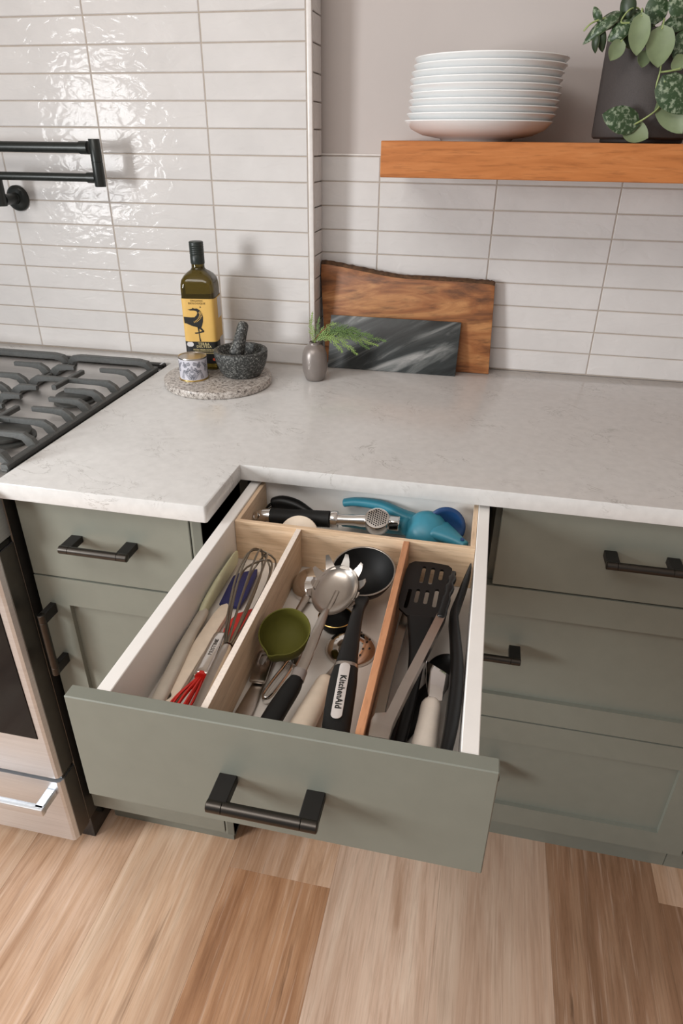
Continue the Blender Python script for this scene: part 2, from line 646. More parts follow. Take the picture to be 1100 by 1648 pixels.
# ------------------------------------------------------------------ countertop
def ct_poly():
    tb = nb()
    pts = [(-1.3, -.0006), (-1.3, -.058), (-.3394, -.058), (-.3394, -.7125), (.0164, -.7125), (.0164, -.562), (1.5, -.562), (1.5, .0786), (.0052, .0786), (.0052, -.0006)]
    vs = [tb.verts.new((x, y, ZC - .0296)) for x, y in pts]
    f = tb.faces.new(vs)
    r = bmesh.ops.extrude_face_region(tb, geom=[f])
    for g in r['geom']:
        if isinstance(g, bmesh.types.BMVert):
            g.co.z = ZC
    bmesh.ops.recalc_face_normals(tb, faces=tb.faces[:])
    tb.edges.ensure_lookup_table()
    vert = [e for e in tb.edges if abs(e.verts[0].co.z - e.verts[1].co.z) > .01 and e.verts[0].co.y < -.6]
    bmesh.ops.bevel(tb, geom=vert, offset=.005, segments=4, affect='EDGES', profile=.5)
    top = [e for e in tb.edges if (abs(e.verts[0].co.z - e.verts[1].co.z) < 1e-6) and len(e.link_faces) == 2 and e.calc_face_angle(0) > 1]
    bmesh.ops.bevel(tb, geom=top, offset=.0025, segments=2, affect='EDGES', profile=.5)
    return tb


ct = part('countertop', ct_poly(), 'quartz', None, 40)
tag(ct, 'pale grey quartz countertop with faint veins, stepped front edge over the drawers', 'countertop')


# ------------------------------------------------------------------ pulls
def pull(x0, x1, y, z, parent, vertical=False, label=None):
    """bar pull: round rod on two square posts, front face of its door at y; spans x0..x1 (or z range)"""
    b = nb()
    rr = .0068
    so = .036
    if not vertical:
        lathe(b, [(rr * .8, 0), (rr, .001), (rr, .0165), (rr * .9, .017), (rr, .0175), (rr, x1 - x0 - .0175), (rr * .9, x1 - x0 - .017), (rr, x1 - x0 - .0165), (rr, x1 - x0 - .001), (rr * .8, x1 - x0)],
              (x0, y - so, z), (1, 0, 0), 16, 0)
        for xa in (x0 + .0005, x1 - .0205):
            box(b, xa, xa + .02, y - so - .001, y + .0004, z - .0054, z + .0062, .0008, 1)
    else:
        lathe(b, [(rr * .8, 0), (rr, .001), (rr, .0165), (rr * .9, .017), (rr, .0175), (rr, x1 - x0 - .0175), (rr * .9, x1 - x0 - .017), (rr, x1 - x0 - .0165), (rr, x1 - x0 - .001), (rr * .8, x1 - x0)],
              (z, y - so, x0), (0, 0, 1), 16, 0)
        for za in (x0 + .0005, x1 - .0205):
            box(b, z - .0058, z + .0058, y - so - .001, y + .0004, za, za + .02, .0008, 1)
    return part('handle', b, ['bronze', 'handle_black'], parent, 40, label)


# ------------------------------------------------------------------ left base cabinet
YL = -.6905
cab = thing('base_cabinet', 'narrow sage green base cabinet beside the range with one drawer over a door', 'cabinet', (-.166, -.35, 0))
b = nb()
box(b, -.3300, -.3140, YL + .021, .0, .11, ZC - .031)
box(b, -.0200, -.0046, YL, .0, .11, ZC - .031, .0008)
box(b, -.3140, -.0200, YL + .021, .0, .11, .126)
box(b, -.3140, -.0200, -.02, .0, .126, ZC - .031)
box(b, -.3140, -.0200, YL + .021, YL + .1, .70, .735)
part('carcass', b, 'sage_dark', cab, 0)
part('end_panel', box(nb(), -.0230, -.0046, YL + .0002, .0, .1105, ZC - .0312, .0008), 'sage', cab, 0)
part('toe_kick', box(nb(), -.3300, -.0360, -.6300, -.6140, 0, .1098), 'sage', cab, 0)
part('toe_return', box(nb(), -.0520, -.0362, -.6138, -.05, 0, .1098), 'sage_dark', cab, 0)
d = part('drawer', box(nb(), -.3280, -.0255, YL, YL + .0195, .7275, ZC - .0335, .001), 'sage', cab, 0)
pull(-.2366, -.1178, YL, .812, d)


def shaker(x0, x1, z0, z1, y, rail=.057, rec=.0095, th=.0195):
    """shaker front: four rails round a recessed panel, one mesh"""
    b = nb()
    w, h = x1 - x0, z1 - z0
    slab(b, [(0, 0), (w, 0), (w, h), (0, h)], th, basis((x0, y + th, z0), (1, 0, 0), (0, 0, 1)), [[(rail, rail), (w - rail, rail), (w - rail, h - rail), (rail, h - rail)]])
    return b


def shaker_front(name, x0, x1, z0, z1, y, parent, rail=.057):
    o = part(name, shaker(x0, x1, z0, z1, y, rail), 'sage', parent, 0)
    part('panel', box(nb(), x0 + rail - .004, x1 - rail + .004, y + .0095, y + .0175, z0 + rail - .004, z1 - rail + .004), 'sage', o, 0)
    return o


d = shaker_front('door', -.3280, -.0255, .1135, .7245, YL, cab)
pull(.533, .669, YL, -.3035, d, True)

# ------------------------------------------------------------------ right base cabinet with the open drawer
YR = -.540
cab2 = thing('base_cabinet', 'wide sage green drawer cabinet with its upper drawer next to the range side pulled open', 'cabinet', (.455, -.23, 0))
b = nb()
box(b, -.0040, .0120, YR + .021, .078, .107, ZC - .031)
box(b, .8890, .9050, YR + .021, .078, .107, ZC - .031)
box(b, .4430, .4590, YR + .021, .078, .722, ZC - .031)
box(b, .0120, .8890, YR + .021, .078, .107, .123)
box(b, .0120, .8890, .062, .078, .123, ZC - .031)
box(b, .0120, .8890, YR + .021, YR + .1, .7050, .7220)
box(b, .0120, .8890, YR + .021, YR + .1, .4060, .4240)
box(b, .4590, .8890, YR + .021, YR + .06, .862, ZC - .031)
part('carcass', b, 'sage_dark', cab2, 0)
part('toe_kick', box(nb(), -.0040, .9050, -.4840, -.4680, 0, .1065), 'sage', cab2, 0)
d = part('drawer', box(nb(), .4525, .9035, YR, YR + .0195, .7240, ZC - .0335, .001), 'sage', cab2, 0)
pull(.6185, .7345, YR, .811, d)
d = shaker_front('drawer', .0010, .9035, .4165, .7205, YR, cab2)
pull(.399, .518, YR, .591, d)
d = shaker_front('drawer', .0010, .9035, .1140, .4130, YR, cab2)
pull(.399, .518, YR, .290, d)

# neighbour cabinet at the frame's right edge
cab3 = thing('base_cabinet', 'sage green base cabinet with a shaker door right of the wide drawer cabinet', 'cabinet', (1.1, -.23, 0))
b = nb()
box(b, .9065, .9220, YR + .021, .078, .107, ZC - .031)
box(b, 1.35, 1.366, YR + .021, .078, .107, ZC - .031)
box(b, .922, 1.35, YR + .021, .078, .107, .123)
box(b, .922, 1.35, .062, .078, .123, ZC - .031)
part('carcass', b, 'sage_dark', cab3, 0)
part('toe_kick', box(nb(), .9065, 1.366, -.4840, -.4680, 0, .1065), 'sage', cab3, 0)
d = shaker_front('door', .9070, 1.364, .1140, .8800, YR, cab3)
pull(.70, .83, YR, .936, d, True)

# the open drawer: part of the wide cabinet, its panels are sub-parts
YD, YB, FB = -1.0715, -1.0535, .8040
b = nb()
box(b, .0447, .4144, YB + .001, -.524, FB - .009, FB)
dr = part('drawer', b, 'drawer_floor', cab2, 0, 'white-lined drawer pulled open full of utensils')
part('drawer_front', box(nb(), .0008, .4507, YD, YB, .7233, .8780, .0012), 'sage', dr, 0)
part('side_panel', box(nb(), .0286, .0452, YB + .0002, -.524, .786, .8770, .0008), 'drawer_white', dr, 0)
part('side_panel', box(nb(), .4139, .4312, YB + .0002, -.524, .786, .8770, .0008), 'drawer_white', dr, 0)
part('back_panel', box(nb(), .0453, .4138, -.538, -.524, .790, .8765, .0008), 'drawer_white', dr, 0)
pull(.1680, .2845, YD, .7985, dr)

# wooden organizer insert
org = thing('drawer_organizer', 'pale wooden divider insert set inside the open drawer', 'drawer organizer', (.23, -.8, FB))
part('cross_board', box(nb(), .0456, .4135, -.6765, -.6685, FB + .0004, .8735, .0005), 'maple', org, 0)
b = nb()
box(b, .1448, .1525, YB + .0012, -.6768, FB + .0004, .8715, .0005, 0)
box(b, .1449, .1524, YB + .0013, -.6769, .8716, .8723, 0, 1)
part('divider', b, ['maple_x', 'maple_edge'], org, 0)
b = nb()
box(b, .3092, .3178, YB + .0012, -.6768, FB + .0004, .8740, .0005, 0)
part('divider', b, 'beech', org, 0, 'redder wood divider')
part('end_liner', box(nb(), .0456, .0525, -.6682, -.5392, FB + .0004, .8735, .0005), 'maple_x', org, 0)
part('end_liner', box(nb(), .4065, .4135, -.6682, -.5392, FB + .0004, .8735, .0005), 'maple_x', org, 0)

# ------------------------------------------------------------------ range
rg = thing('range', 'stainless steel gas range with black cast iron grates left of the counter', 'range', (-.72, -.37, 0))
RX = -.3430
b = nb()
box(b, -1.10, RX, -.700, -.064, .07, .9000, .002)
part('body', b, 'range_side', rg, 0)
b = nb()
pts = rrect(.7598, .6420, .018, 6, -1.10 + .7598 / 2, -.7110 + .6420 / 2)
slab(b, pts, .0052, Matrix.Translation((0, 0, .9030)), (), 0, .0015)
part('cooktop', b, 'steel_top', rg, 35)
b = nb()
box(b, RX - .0035, RX + .0024, -.662, -.070, .9084, .9112, .0006)
part('edge_trim', b, 'black_gloss', rg, 0)
# control panel: rounded steel nose
b = nb()
prof = [(-.700, .8085), (-.742, .8085), (-.750, .812), (-.755, .822), (-.756, .850), (-.754, .868), (-.749, .884), (-.740, .897), (-.726, .9025), (-.700, .9028)]
loft(b, [[(x, y, z) for y, z in prof] for x in (-1.10, RX - .001)])
part('control_panel', b, 'steel', rg, 40)
part('vent_strip', box(nb(), -1.10, RX - .001, -.742, -.700, .7960, .8080, .002), 'black_gloss', rg, 0)


def bevel_front(z0, z1, window=None):
    """steel front panel with chamfered side edges"""
    b = nb()
    xs = [(-1.10, -.700), (-1.10, -.737), (-1.092, -.749), (RX - .0090, -.749), (RX - .0035, -.7465), (RX - .0004, -.738), (RX - .0004, -.700)]
    loft(b, [[(x, y, z) for x, y in xs] for z in (z0, z1)])
    return b


dd = part('oven_door', bevel_front(.2630, .7950), 'steel', rg, 20)
part('side_trim', box(nb(), RX - .0006, RX + .0006, -.736, -.700, .2632, .7948), 'range_side', dd, 0)
part('window', box(nb(), -1.02, -.3640, -.7505, -.7440, .3735, .6950, .0008), 'oven_glass', dd, 0)
b = nb()
lathe(b, [(.012, 0), (.012, .66)], (-1.05, -.805, .750), (1, 0, 0), 16)
box(b, -1.04, -1.015, -.80, -.748, .740, .760)
box(b, -.43, -.405, -.80, -.748, .740, .760)
part('handle', b, 'steel', dd, 40)
part('gap_seal', box(nb(), -1.10, RX - .001, -.738, -.700, .2520, .2625, .002), 'black_gloss', rg, 0)
dd = part('warming_drawer', bevel_front(.0680, .2515), 'steel', rg, 20)
part('side_trim', box(nb(), RX - .0006, RX + .0006, -.736, -.700, .0682, .2513), 'range_side', dd, 0)
b = nb()
box(b, -1.06, -.3575, -.800, -.785, .2090, .2290, .004, 0, 2)
box(b, -.3800, -.3580, -.796, -.748, .2110, .2290, .003)
box(b, -1.05, -1.028, -.796, -.748, .2110, .2290, .003)
part('handle', b, 'steel', dd, 30)
part('plinth', box(nb(), -1.09, RX - .004, -.690, -.070, 0, .0695), 'black_gloss', rg, 0)
b = nb()
box(b, -1.10, RX - .003, -.086, -.068, .9083, .9165, .002)
part('vent_trim', b, 'handle_black', rg, 0)
for k in range(6):
    part('vent_clip', box(nb(), RX - .012 - k * .075, RX - .008 - k * .075, -.0865, -.0675, .9160, .9180, .0005), 'steel', rg, 0)


def flat(b, pts, sm=1):
    """flat-topped bar with chamfered edges: (x, y, z, half width, half height)"""
    P = pts
    rings = []
    for i, p in enumerate(P):
        t_ = (Vector(P[min(len(P) - 1, i + 1)][:3]) - Vector(P[max(0, i - 1)][:3])).normalized()
        s_ = t_.cross(Vector((0, 0, 1)))
        s_ = s_.normalized() if s_.length > .05 else Vector((0, 1, 0))
        v_ = s_.cross(t_)
        w, h = p[3], p[4]
        c = min(w, h) * .3
        rings.append([Vector(p[:3]) + s_ * a + v_ * e for a, e in ((w, h - c), (w - c, h), (c - w, h), (-w, h - c), (-w, c - h), (c - w, -h), (w - c, -h), (w, c - h))])
    loft(b, rings)


def bar(b, p, q, w, h):
    flat(b, [tuple(p) + (w, h), tuple(q) + (w, h)])


def arm(b, xr, y, xl, zt, s):
    """one grate arm rising from the side rail then running level to its tip (s=-1 runs to -x)"""
    flat(b, [(xr + s * .001, y, .9150, .0072, .006), (xr + s * .011, y, .9230, .0068, .0095), (xr + s * .022, y, zt - .0015, .0058, .0075), (xr + s * .042, y, zt, .0048, .0056), (xl, y, zt, .0046, .0046)])


def grate(xa, xb, parent):
    """xa left edge, xb right edge"""
    b = nb()
    zt = .9335
    for x, s in ((xb, -1), (xa, 1)):
        bar(b, (x, -.665, .9150), (x, -.112, .9150), .0065, .0055)
        for y in (-.205, -.285, -.345, -.400, -.455, -.515, -.575):
            reach = .145 if y in (-.285, -.515) else (.085 if s < 0 else .06)
            arm(b, x, y, x + s * reach, zt, s)
    xm = (xa + xb) / 2
    for y in (-.130, -.650):
        flat(b, [(xb, y, .9150, .007, .007), (xb - .012, y, .9300, .0085, .008), (xb - .03, y, zt, .0085, .007), (xm, y, zt, .008, .007), (xa + .03, y, zt, .0085, .007), (xa + .012, y, .9300, .0085, .008), (xa, y, .9150, .007, .007)])
    for y in (-.285, -.515):
        bar(b, (xa + .12, y, zt), (xb - .12, y, zt), .0052, .005)
        bar(b, (xm - .012, y - .052, zt), (xm - .012, y + .058, zt), .0052, .005)
    for x in (xa, xb):
        for y in (-.660, -.118, -.39):
            box(b, x - .006, x + .006, y - .007, y + .007, .9084, .9130, .001)
    return part('grate', b, 'iron', parent, 20)


grate(-.5620, -.3530, rg)
grate(-.8000, -.5680, rg)
grate(-1.0400, -.8060, rg)
for x, y, r in ((-.425, -.335, .036), (-.44, -.545, .046), (-.68, -.43, .040), (-.93, -.335, .036), (-.93, -.545, .040)):
    b = nb()
    lathe(b, [(r * 1.18, 0), (r * 1.18, .004), (r * .98, .006), (r * .98, .0095), (r * 1.05, .0100), (r * 1.05, .0140), (r * .98, .0155), (r * .5, .0162), (0, .0164)], (x, y, .9083), (0, 0, 1), 28)
    part('burner', b, 'iron_side', rg, 40)

# ------------------------------------------------------------------ pot filler tap
pf = thing('pot_filler', 'matte black folding pot filler tap fixed to the tiled wall above the range', 'tap', (-.70, 0, 1.262))
b = nb()
lathe(b, [(.0275, 0), (.0275, .004), (.026, .0065), (.019, .009), (.0125, .011), (.0125, .016), (.0115, .017), (.0115, .055)], (-.703, -.0008, 1.262), (0, -1, 0), 28)
part('wall_flange', b, 'gunmetal', pf, 40)
b = nb()
lathe(b, [(.013, 0), (.013, .063)], (-.703, -.066, 1.250), (0, 0, 1), 20)
part('valve', b, 'gunmetal', pf, 40)
b = nb()
lathe(b, [(.0085, 0), (.0085, .225), (.0105, .226), (.0105, .245)], (-.703, -.066, 1.3115), (1, 0, 0), 20)
part('lower_arm', b, 'gunmetal', pf, 40)
b = nb()
lathe(b, [(.0105, 0), (.0105, .41), (.0125, .411), (.0125, .43)], (-.895, -.066, 1.3680), (1, 0, 0), 20)
part('upper_arm', b, 'gunmetal', pf, 40)
b = nb()
lathe(b, [(.0112, 0), (.0116, .0008), (.0116, .0465), (.0108, .0468), (.0108, .0474), (.0116, .0477), (.0116, .0892), (.0110, .09)], (-.4500, -.066, 1.2945), (0, 0, 1), 24)
part('elbow_joint', b, 'gunmetal', pf, 40)
b = nb()
lathe(b, [(.0125, 0), (.0125, .10), (.009, .105), (.009, .16)], (-.895, -.066, 1.395), (0, 0, -1), 20)
part('spout', b, 'gunmetal', pf, 40)

# ------------------------------------------------------------------ shelf, plates
ZS = 1.3875
sh = part('floating_shelf', box(nb(), .1810, 1.40, -.2150, .0852, ZS - .0565, ZS, .0012), 'cherry', None, 0)
tag(sh, 'thick warm cherry wood floating shelf on the wall holding plates and a plant', 'shelf')
ORD = ['bottom', 'second from the bottom', 'third from the bottom', 'fourth from the bottom', 'fifth from the bottom', 'sixth from the bottom',
       'fourth from the top', 'third from the top', 'second from the top', 'topmost']
PR = .1345
prof = [(0, .0040), (.052, .0040), (.058, .0005), (.064, .0005), (.067, .0042), (.100, .0095), (.122, .0190), (PR - .002, .0295), (PR, .0315), (PR - .0008, .0332),
        (PR - .004, .0330), (PR - .012, .0270), (.116, .0205), (.098, .0135), (.070, .0088), (0, .0080)]
b = nb()
lathe(b, prof, (0, 0, 0), (0, 0, 1), 64, 0, False, False)
first = None
for k in range(10):
    dx, dy = .3385 + .0012 * k + random.uniform(-.0028, .0028), -.072 + random.uniform(-.002, .002)
    if k == 0:
        first = o = part('dinner_plate', b, 'porcelain', None, 50)
    else:
        o = first.copy()
        COL.objects.link(o)
    o.location = (dx, dy, ZS - .0004 + k * .01055 + (.0 if k == 0 else .0004))
    tag(o, 'white coupe dinner plate, %s of the stack on the wooden shelf' % ORD[k], 'plate', 'stacked white plates on the shelf')

# ------------------------------------------------------------------ potted pothos
pc = Vector((.6260, -.0700, ZS))
pt = thing('potted_plant', 'trailing silver-spotted pothos in a charcoal pot at the right end of the shelf', 'plant', pc)
b = nb()
lathe(b, [(0, 0), (.066, 0), (.069, .0015), (.069, .006), (.080, .006), (.0838, .009), (.0845, .013), (.0845, .158), (.083, .161), (.080, .161), (.079, .158), (.079, .135)], pc, (0, 0, 1), 56, 0, False, False)
part('pot', b, 'pot', pt, 40)
b = nb()
lathe(b, [(.079, .128), (.060, .136), (.03, .139), (0, .140)], pc, (0, 0, 1), 32, 0, False, False)
part('soil', b, 'soil', pt, 40)


def leaf_bm(base, tip, width, normal, cup=.25, curl=.0, mi_top=0, n=9, heart=.0):
    """pointed oval leaf with two skins: top (slot 0) and underside (slot 1)"""
    base, tip, nrm = Vector(base), Vector(tip), Vector(normal)
    ax = (tip - base)
    Ln = ax.length
    ax.normalize()
    nrm = (nrm - ax * nrm.dot(ax)).normalized()
    sd = ax.cross(nrm)
    b = nb()
    rows_t, rows_b = [], []
    K = 7
    for i in range(n + 1):
        u = i / n
        w = width * 2.38 * (u ** .5) * ((1 - u) ** .8) if 0 < u < 1 else 0.0002
        rt, rb = [], []
        for j in range(K):
            s = (j / (K - 1)) * 2 - 1
            back = heart * Ln * abs(s) * max(0, 1 - u * 3)
            p = base + ax * (Ln * u - back) + sd * s * w / 2 * 1.15 + nrm * (-cup * width * .5 * (s * s) * (w / width) + curl * Ln * (-(u ** 2)) + .06 * Ln * math.sin(u * 3.1))
            p += nrm * .012 * width * math.sin(u * 17 + s * 4)
            rt.append(b.verts.new(p + nrm * .0004))
            rb.append(b.verts.new(p - nrm * .0004))
        rows_t.append(rt)
        rows_b.append(rb)
    for i in range(n):
        for j in range(K - 1):
            b.faces.new((rows_t[i][j], rows_t[i][j + 1], rows_t[i + 1][j + 1], rows_t[i + 1][j])).material_index = 0
            b.faces.new((rows_b[i][j], rows_b[i + 1][j], rows_b[i + 1][j + 1], rows_b[i][j + 1])).material_index = 1
        for j in (0, K - 1):
            b.faces.new((rows_t[i][j], rows_t[i + 1][j], rows_b[i + 1][j], rows_b[i][j])).material_index = 1
    return b


CF = Vector((0, -1, .1))
# (base, tip, width, normal, cup, curl, mats) offsets in x,z at depth y, absolute coordinates
LV = [
    ((0.5981, -0.1720, 1.4159), (0.5419, -0.1800, 1.4293), 0.0365, (0.05, -1, 0.25), 0.25, 0.05, 't'),
    ((0.5834, -0.1680, 1.4114), (0.6200, -0.1760, 1.3938), 0.0305, (-0.05, 1, -0.3), 0.2, 0.1, 'u'),
    ((0.6295, -0.1700, 1.4456), (0.6717, -0.1760, 1.4022), 0.0297, (0.2, 1, 0), 0.25, 0.05, 'u'),
    ((0.6278, -0.1760, 1.4765), (0.6705, -0.1840, 1.4307), 0.0463, (0.15, -1, 0.2), 0.2, 0.05, 't'),
    ((0.6481, -0.1720, 1.4915), (0.6374, -0.1760, 1.5099), 0.0213, (0.1, 1, 0), 0.2, 0.05, 'u'),
    ((0.5762, -0.1650, 1.5595), (0.5779, -0.1780, 1.5063), 0.0277, (0.15, 1, 0.1), 0.3, 0.08, 'u'),
    ((0.6097, -0.1660, 1.5431), (0.6128, -0.1800, 1.4903), 0.0362, (0.1, 1, 0.1), 0.3, 0.08, 'u'),
    ((0.5529, -0.1600, 1.5286), (0.5404, -0.1660, 1.5019), 0.0215, (0.1, 1, 0.1), 0.3, 0.1, 'u'),
    ((0.5927, -0.1580, 1.5145), (0.5899, -0.1650, 1.4916), 0.0181, (-0.1, 1, 0.1), 0.3, 0.2, 'u'),
    ((0.5412, -0.1500, 1.5652), (0.4918, -0.1550, 1.5389), 0.0205, (-0.3, -0.7, 0.5), 0.5, 0.35, 't'),
    ((0.5166, -0.1500, 1.5569), (0.5011, -0.1520, 1.5729), 0.0120, (-0.6, -0.6, 0.1), 0.5, 0.4, 't'),
    ((0.5141, -0.1500, 1.5399), (0.5098, -0.1560, 1.5180), 0.0130, (-0.6, -0.6, 0.1), 0.5, 0.5, 'd'),
    ((0.5208, -0.1480, 1.5457), (0.5250, -0.1520, 1.5165), 0.0138, (-0.4, -0.8, 0.1), 0.5, 0.3, 'd'),
    ((0.5611, -0.1580, 1.5536), (0.5311, -0.1620, 1.5376), 0.0255, (0, -0.7, 0.5), 0.5, 0.4, 'u'),
    ((0.5590, -0.1450, 1.5639), (0.5492, -0.1420, 1.5952), 0.0222, (-0.4, -0.8, 0), 0.45, 0.1, 'd'),
    ((0.5478, -0.1400, 1.5672), (0.5121, -0.1500, 1.5505), 0.0223, (-0.2, -0.8, 0.4), 0.4, 0.3, 't'),
    ((0.6007, -0.1500, 1.5554), (0.5961, -0.1460, 1.5950), 0.0305, (0, -1, 0.1), 0.2, 0, 't'),
    ((0.6318, -0.1650, 1.5868), (0.6203, -0.1780, 1.5571), 0.0296, (0.1, -1, 0.3), 0.2, 0.1, 't'),
    ((0.6428, -0.1580, 1.5553), (0.6090, -0.1660, 1.5463), 0.0234, (0, -0.9, 0.5), 0.25, 0.2, 't'),
    ((0.6459, -0.1620, 1.5391), (0.6362, -0.1700, 1.5048), 0.0218, (0.2, -1, 0.2), 0.25, 0.1, 't'),
    ((0.5873, -0.1480, 1.5511), (0.6017, -0.1560, 1.5219), 0.0256, (0.1, -0.9, 0.3), 0.25, 0.2, 'd'),
    ((0.5652, -0.1450, 1.5478), (0.5727, -0.1520, 1.5201), 0.0258, (-0.2, -0.9, 0.2), 0.25, 0.2, 'd'),
    ((0.5756, -0.1400, 1.5683), (0.5512, -0.1480, 1.5453), 0.0256, (-0.1, -0.8, 0.4), 0.3, 0.3, 't'),
    ((0.6231, -0.1500, 1.5343), (0.6336, -0.1580, 1.5026), 0.0256, (0.1, -0.9, 0.2), 0.25, 0.2, 'd'),
]
for base, tip, w, nr, cup, curl, kd in LV:
    ms = {'t': ['leaf_top', 'leaf_under'], 'u': ['leaf_top', 'leaf_under'], 'd': ['leaf_dark', 'leaf_under']}[kd]
    part('leaf', leaf_bm(base, tip, w, nr, cup, curl, heart=.12), ms, pt, 60)
VINES = [
    [(0.6178, -0.1200, 1.5376), (0.6177, -0.1600, 1.5132), (0.6187, -0.1720, 1.4909), (0.6171, -0.1740, 1.4700), (0.6199, -0.1740, 1.4577), (0.6289, -0.1720, 1.4467), (0.6251, -0.1730, 1.4354), (0.6062, -0.1740, 1.4212), (0.5896, -0.1720, 1.4116)],
    [(0.6195, -0.1730, 1.4867), (0.6338, -0.1740, 1.4882), (0.6479, -0.1730, 1.4914)],
    [(0.6181, -0.1740, 1.4675), (0.6242, -0.1760, 1.4640), (0.6280, -0.1770, 1.4748)],
    [(0.6204, -0.1740, 1.4574), (0.6283, -0.1750, 1.4548), (0.6337, -0.1780, 1.4614)],
    [(0.5978, -0.1000, 1.5400), (0.5780, -0.1500, 1.5708), (0.5762, -0.1650, 1.5595)],
    [(0.6172, -0.1000, 1.5398), (0.6121, -0.1550, 1.5578), (0.6097, -0.1660, 1.5431)],
    [(0.5784, -0.1000, 1.5403), (0.5615, -0.1500, 1.5392), (0.5529, -0.1600, 1.5286)],
    [(0.5797, -0.0900, 1.5413), (0.5349, -0.1400, 1.5610), (0.5063, -0.1520, 1.5552), (0.4939, -0.1540, 1.5439)],
    [(0.5748, -0.0900, 1.5414), (0.5766, -0.1300, 1.5711), (0.5595, -0.1500, 1.5712), (0.5479, -0.1580, 1.5546), (0.5611, -0.1590, 1.5526)],
    [(0.6268, -0.1000, 1.5396), (0.6256, -0.1500, 1.5815), (0.6318, -0.1650, 1.5868)],
    [(0.6090, -0.0900, 1.5409), (0.6005, -0.1400, 1.5479), (0.6007, -0.1500, 1.5554)],
]
for vv in VINES:
    part('stem', wire(nb(), vv, .0014, 6, 5), 'stem', pt, 60)

# ------------------------------------------------------------------ objects on the counter
DZ = .9310
b = nb()
lathe(b, [(0, 0), (.114, 0), (.1165, .002), (.1175, .004), (.1175, .0145), (.1165, .0165), (.114, .0170), (0, .0170)], (-.1735, -.1690, ZC), (0, 0, 1), 64, 0, False, False)
tag(part('granite_board', b, 'granite_light', None, 35), 'round speckled granite board under the bottle, tin and mortar', 'board')

# olive oil bottle
bc = Vector((-.2255, -.1060, DZ))
bt = thing('oil_bottle', 'square green glass olive oil bottle with a yellow bird label on the granite board', 'bottle', bc)
TH = math.radians(9.5)


def sq_ring(s, z, power, n=40):
    e = 2 / power
    out = []
    for k in range(n):
        a = 2 * math.pi * (k + .5) / n
        ca, sa = math.cos(a), math.sin(a)
        x = s * (abs(ca) ** e) * (1 if ca >= 0 else -1)
        y = s * (abs(sa) ** e) * (1 if sa >= 0 else -1)
        out.append(bc + Vector((x * math.cos(TH) - y * math.sin(TH), x * math.sin(TH) + y * math.cos(TH), z)))
    return out


HS = .0365
b = nb()
loft(b, [sq_ring(HS * .9, 0.0003, 7), sq_ring(HS, .004, 7), sq_ring(HS, .176, 7), sq_ring(HS * .985, .184, 6.5), sq_ring(HS * .93, .193, 5.5), sq_ring(HS * .80, .2005, 4), sq_ring(HS * .62, .2065, 3), sq_ring(.0165, .2105, 2.3), sq_ring(.0140, .2145, 2), sq_ring(.0138, .2230, 2), sq_ring(.0120, .2235, 2), sq_ring(.0120, .262, 2)])
part('glass', b, 'olive_glass', bt, 50)
b = nb()
pr_ = [(.0146, .2225), (.0150, .2235), (.0150, .2400), (.0144, .2408)]
for k in range(5):
    pr_ += [(.0152, .2420 + k * .0042), (.0152, .2445 + k * .0042), (.0147, .2452 + k * .0042)]
pr_ += [(.0152, .2640), (.0150, .2660), (.0138, .2670), (0, .2670)]
lathe(b, pr_, bc, (0, 0, 1), 28, 0, False, False)
part('cap', b, 'cap', bt, 50)
LB, LM, LT = .0150, .0640, .1560
for nm, za, zb, mt in (('yellow_label', LM, LT, 'label_yellow'), ('black_label', LB, LM - .0002, 'label_black')):
    b = nb()
    loft(b, [sq_ring(HS + .0006, za, 7), sq_ring(HS + .0006, zb, 7)], 0, False, False)
    part(nm, b, mt, bt, 60)
fx, fy = Vector((math.cos(TH), math.sin(TH), 0)), Vector((math.sin(TH), -math.cos(TH), 0))


def on_front(u, z, off=.0010):
    return bc + fx * u + fy * (HS + off) + Vector((0, 0, z))


def face_mat(u, z, off=.0010):
    return basis(on_front(u, z, off), fx, (0, 0, 1))


def on_side_mat(u, z, off=.0010):
    return basis(bc + fx * (HS + off) - fy * u + Vector((0, 0, z)), -fy, (0, 0, 1))


b = nb()
text_bm(b, 'ORGANIC', .0056, face_mat(-.001, .1520), spacing=1.15)
text_bm(b, 'BIOLOGIQUE', .0056, face_mat(-.001, .1465), spacing=1.15)
part('print', b, 'print_grey', bt, 0)
# crane: body, neck, head, legs as flat print
b = nb()
def lab(x, y):
    """label artwork grid to label plane"""
    return ((x - 487) / 5220, .156 - (y - 690) * .0002)


body = [(318, 880), (400, 886), (440, 884), (466, 862), (478, 838), (470, 818), (445, 812), (400, 812), (369, 804), (400, 798), (424, 792), (434, 782), (440, 791), (480, 790),
        (512, 812), (532, 845), (539, 880), (535, 925), (522, 968), (507, 1000), (485, 1008), (466, 992), (400, 976), (345, 952), (322, 950)]
slab(b, [lab(*p) for p in body], .0003, face_mat(0, 0, .0008))
slab(b, [lab(*p) for p in ((464, 985), (486, 985), (484, 1050), (486, 1100), (496, 1146), (478, 1146), (475, 1100), (474, 1050))], .0003, face_mat(0, 0, .0008))
slab(b, [lab(*p) for p in ((494, 985), (514, 1000), (540, 1030), (534, 1044), (490, 1054), (450, 1062), (430, 1060), (430, 1050), (470, 1046), (516, 1030), (486, 1004))], .0003, face_mat(0, 0, .0009))
star = []
for k in range(8):
    rr_ = .0020 if k % 2 == 0 else .0009
    star.append((lab(517, 775)[0] + rr_ * math.cos(k * math.pi / 4), lab(517, 775)[1] + rr_ * math.sin(k * math.pi / 4)))
slab(b, star, .0003, face_mat(0, 0, .0008))
part('crane_print', b, 'ink', bt, 0)
b = nb()
spine = smooth_path([(420, 940), (462, 925), (500, 890), (520, 850), (500, 826)], 3)
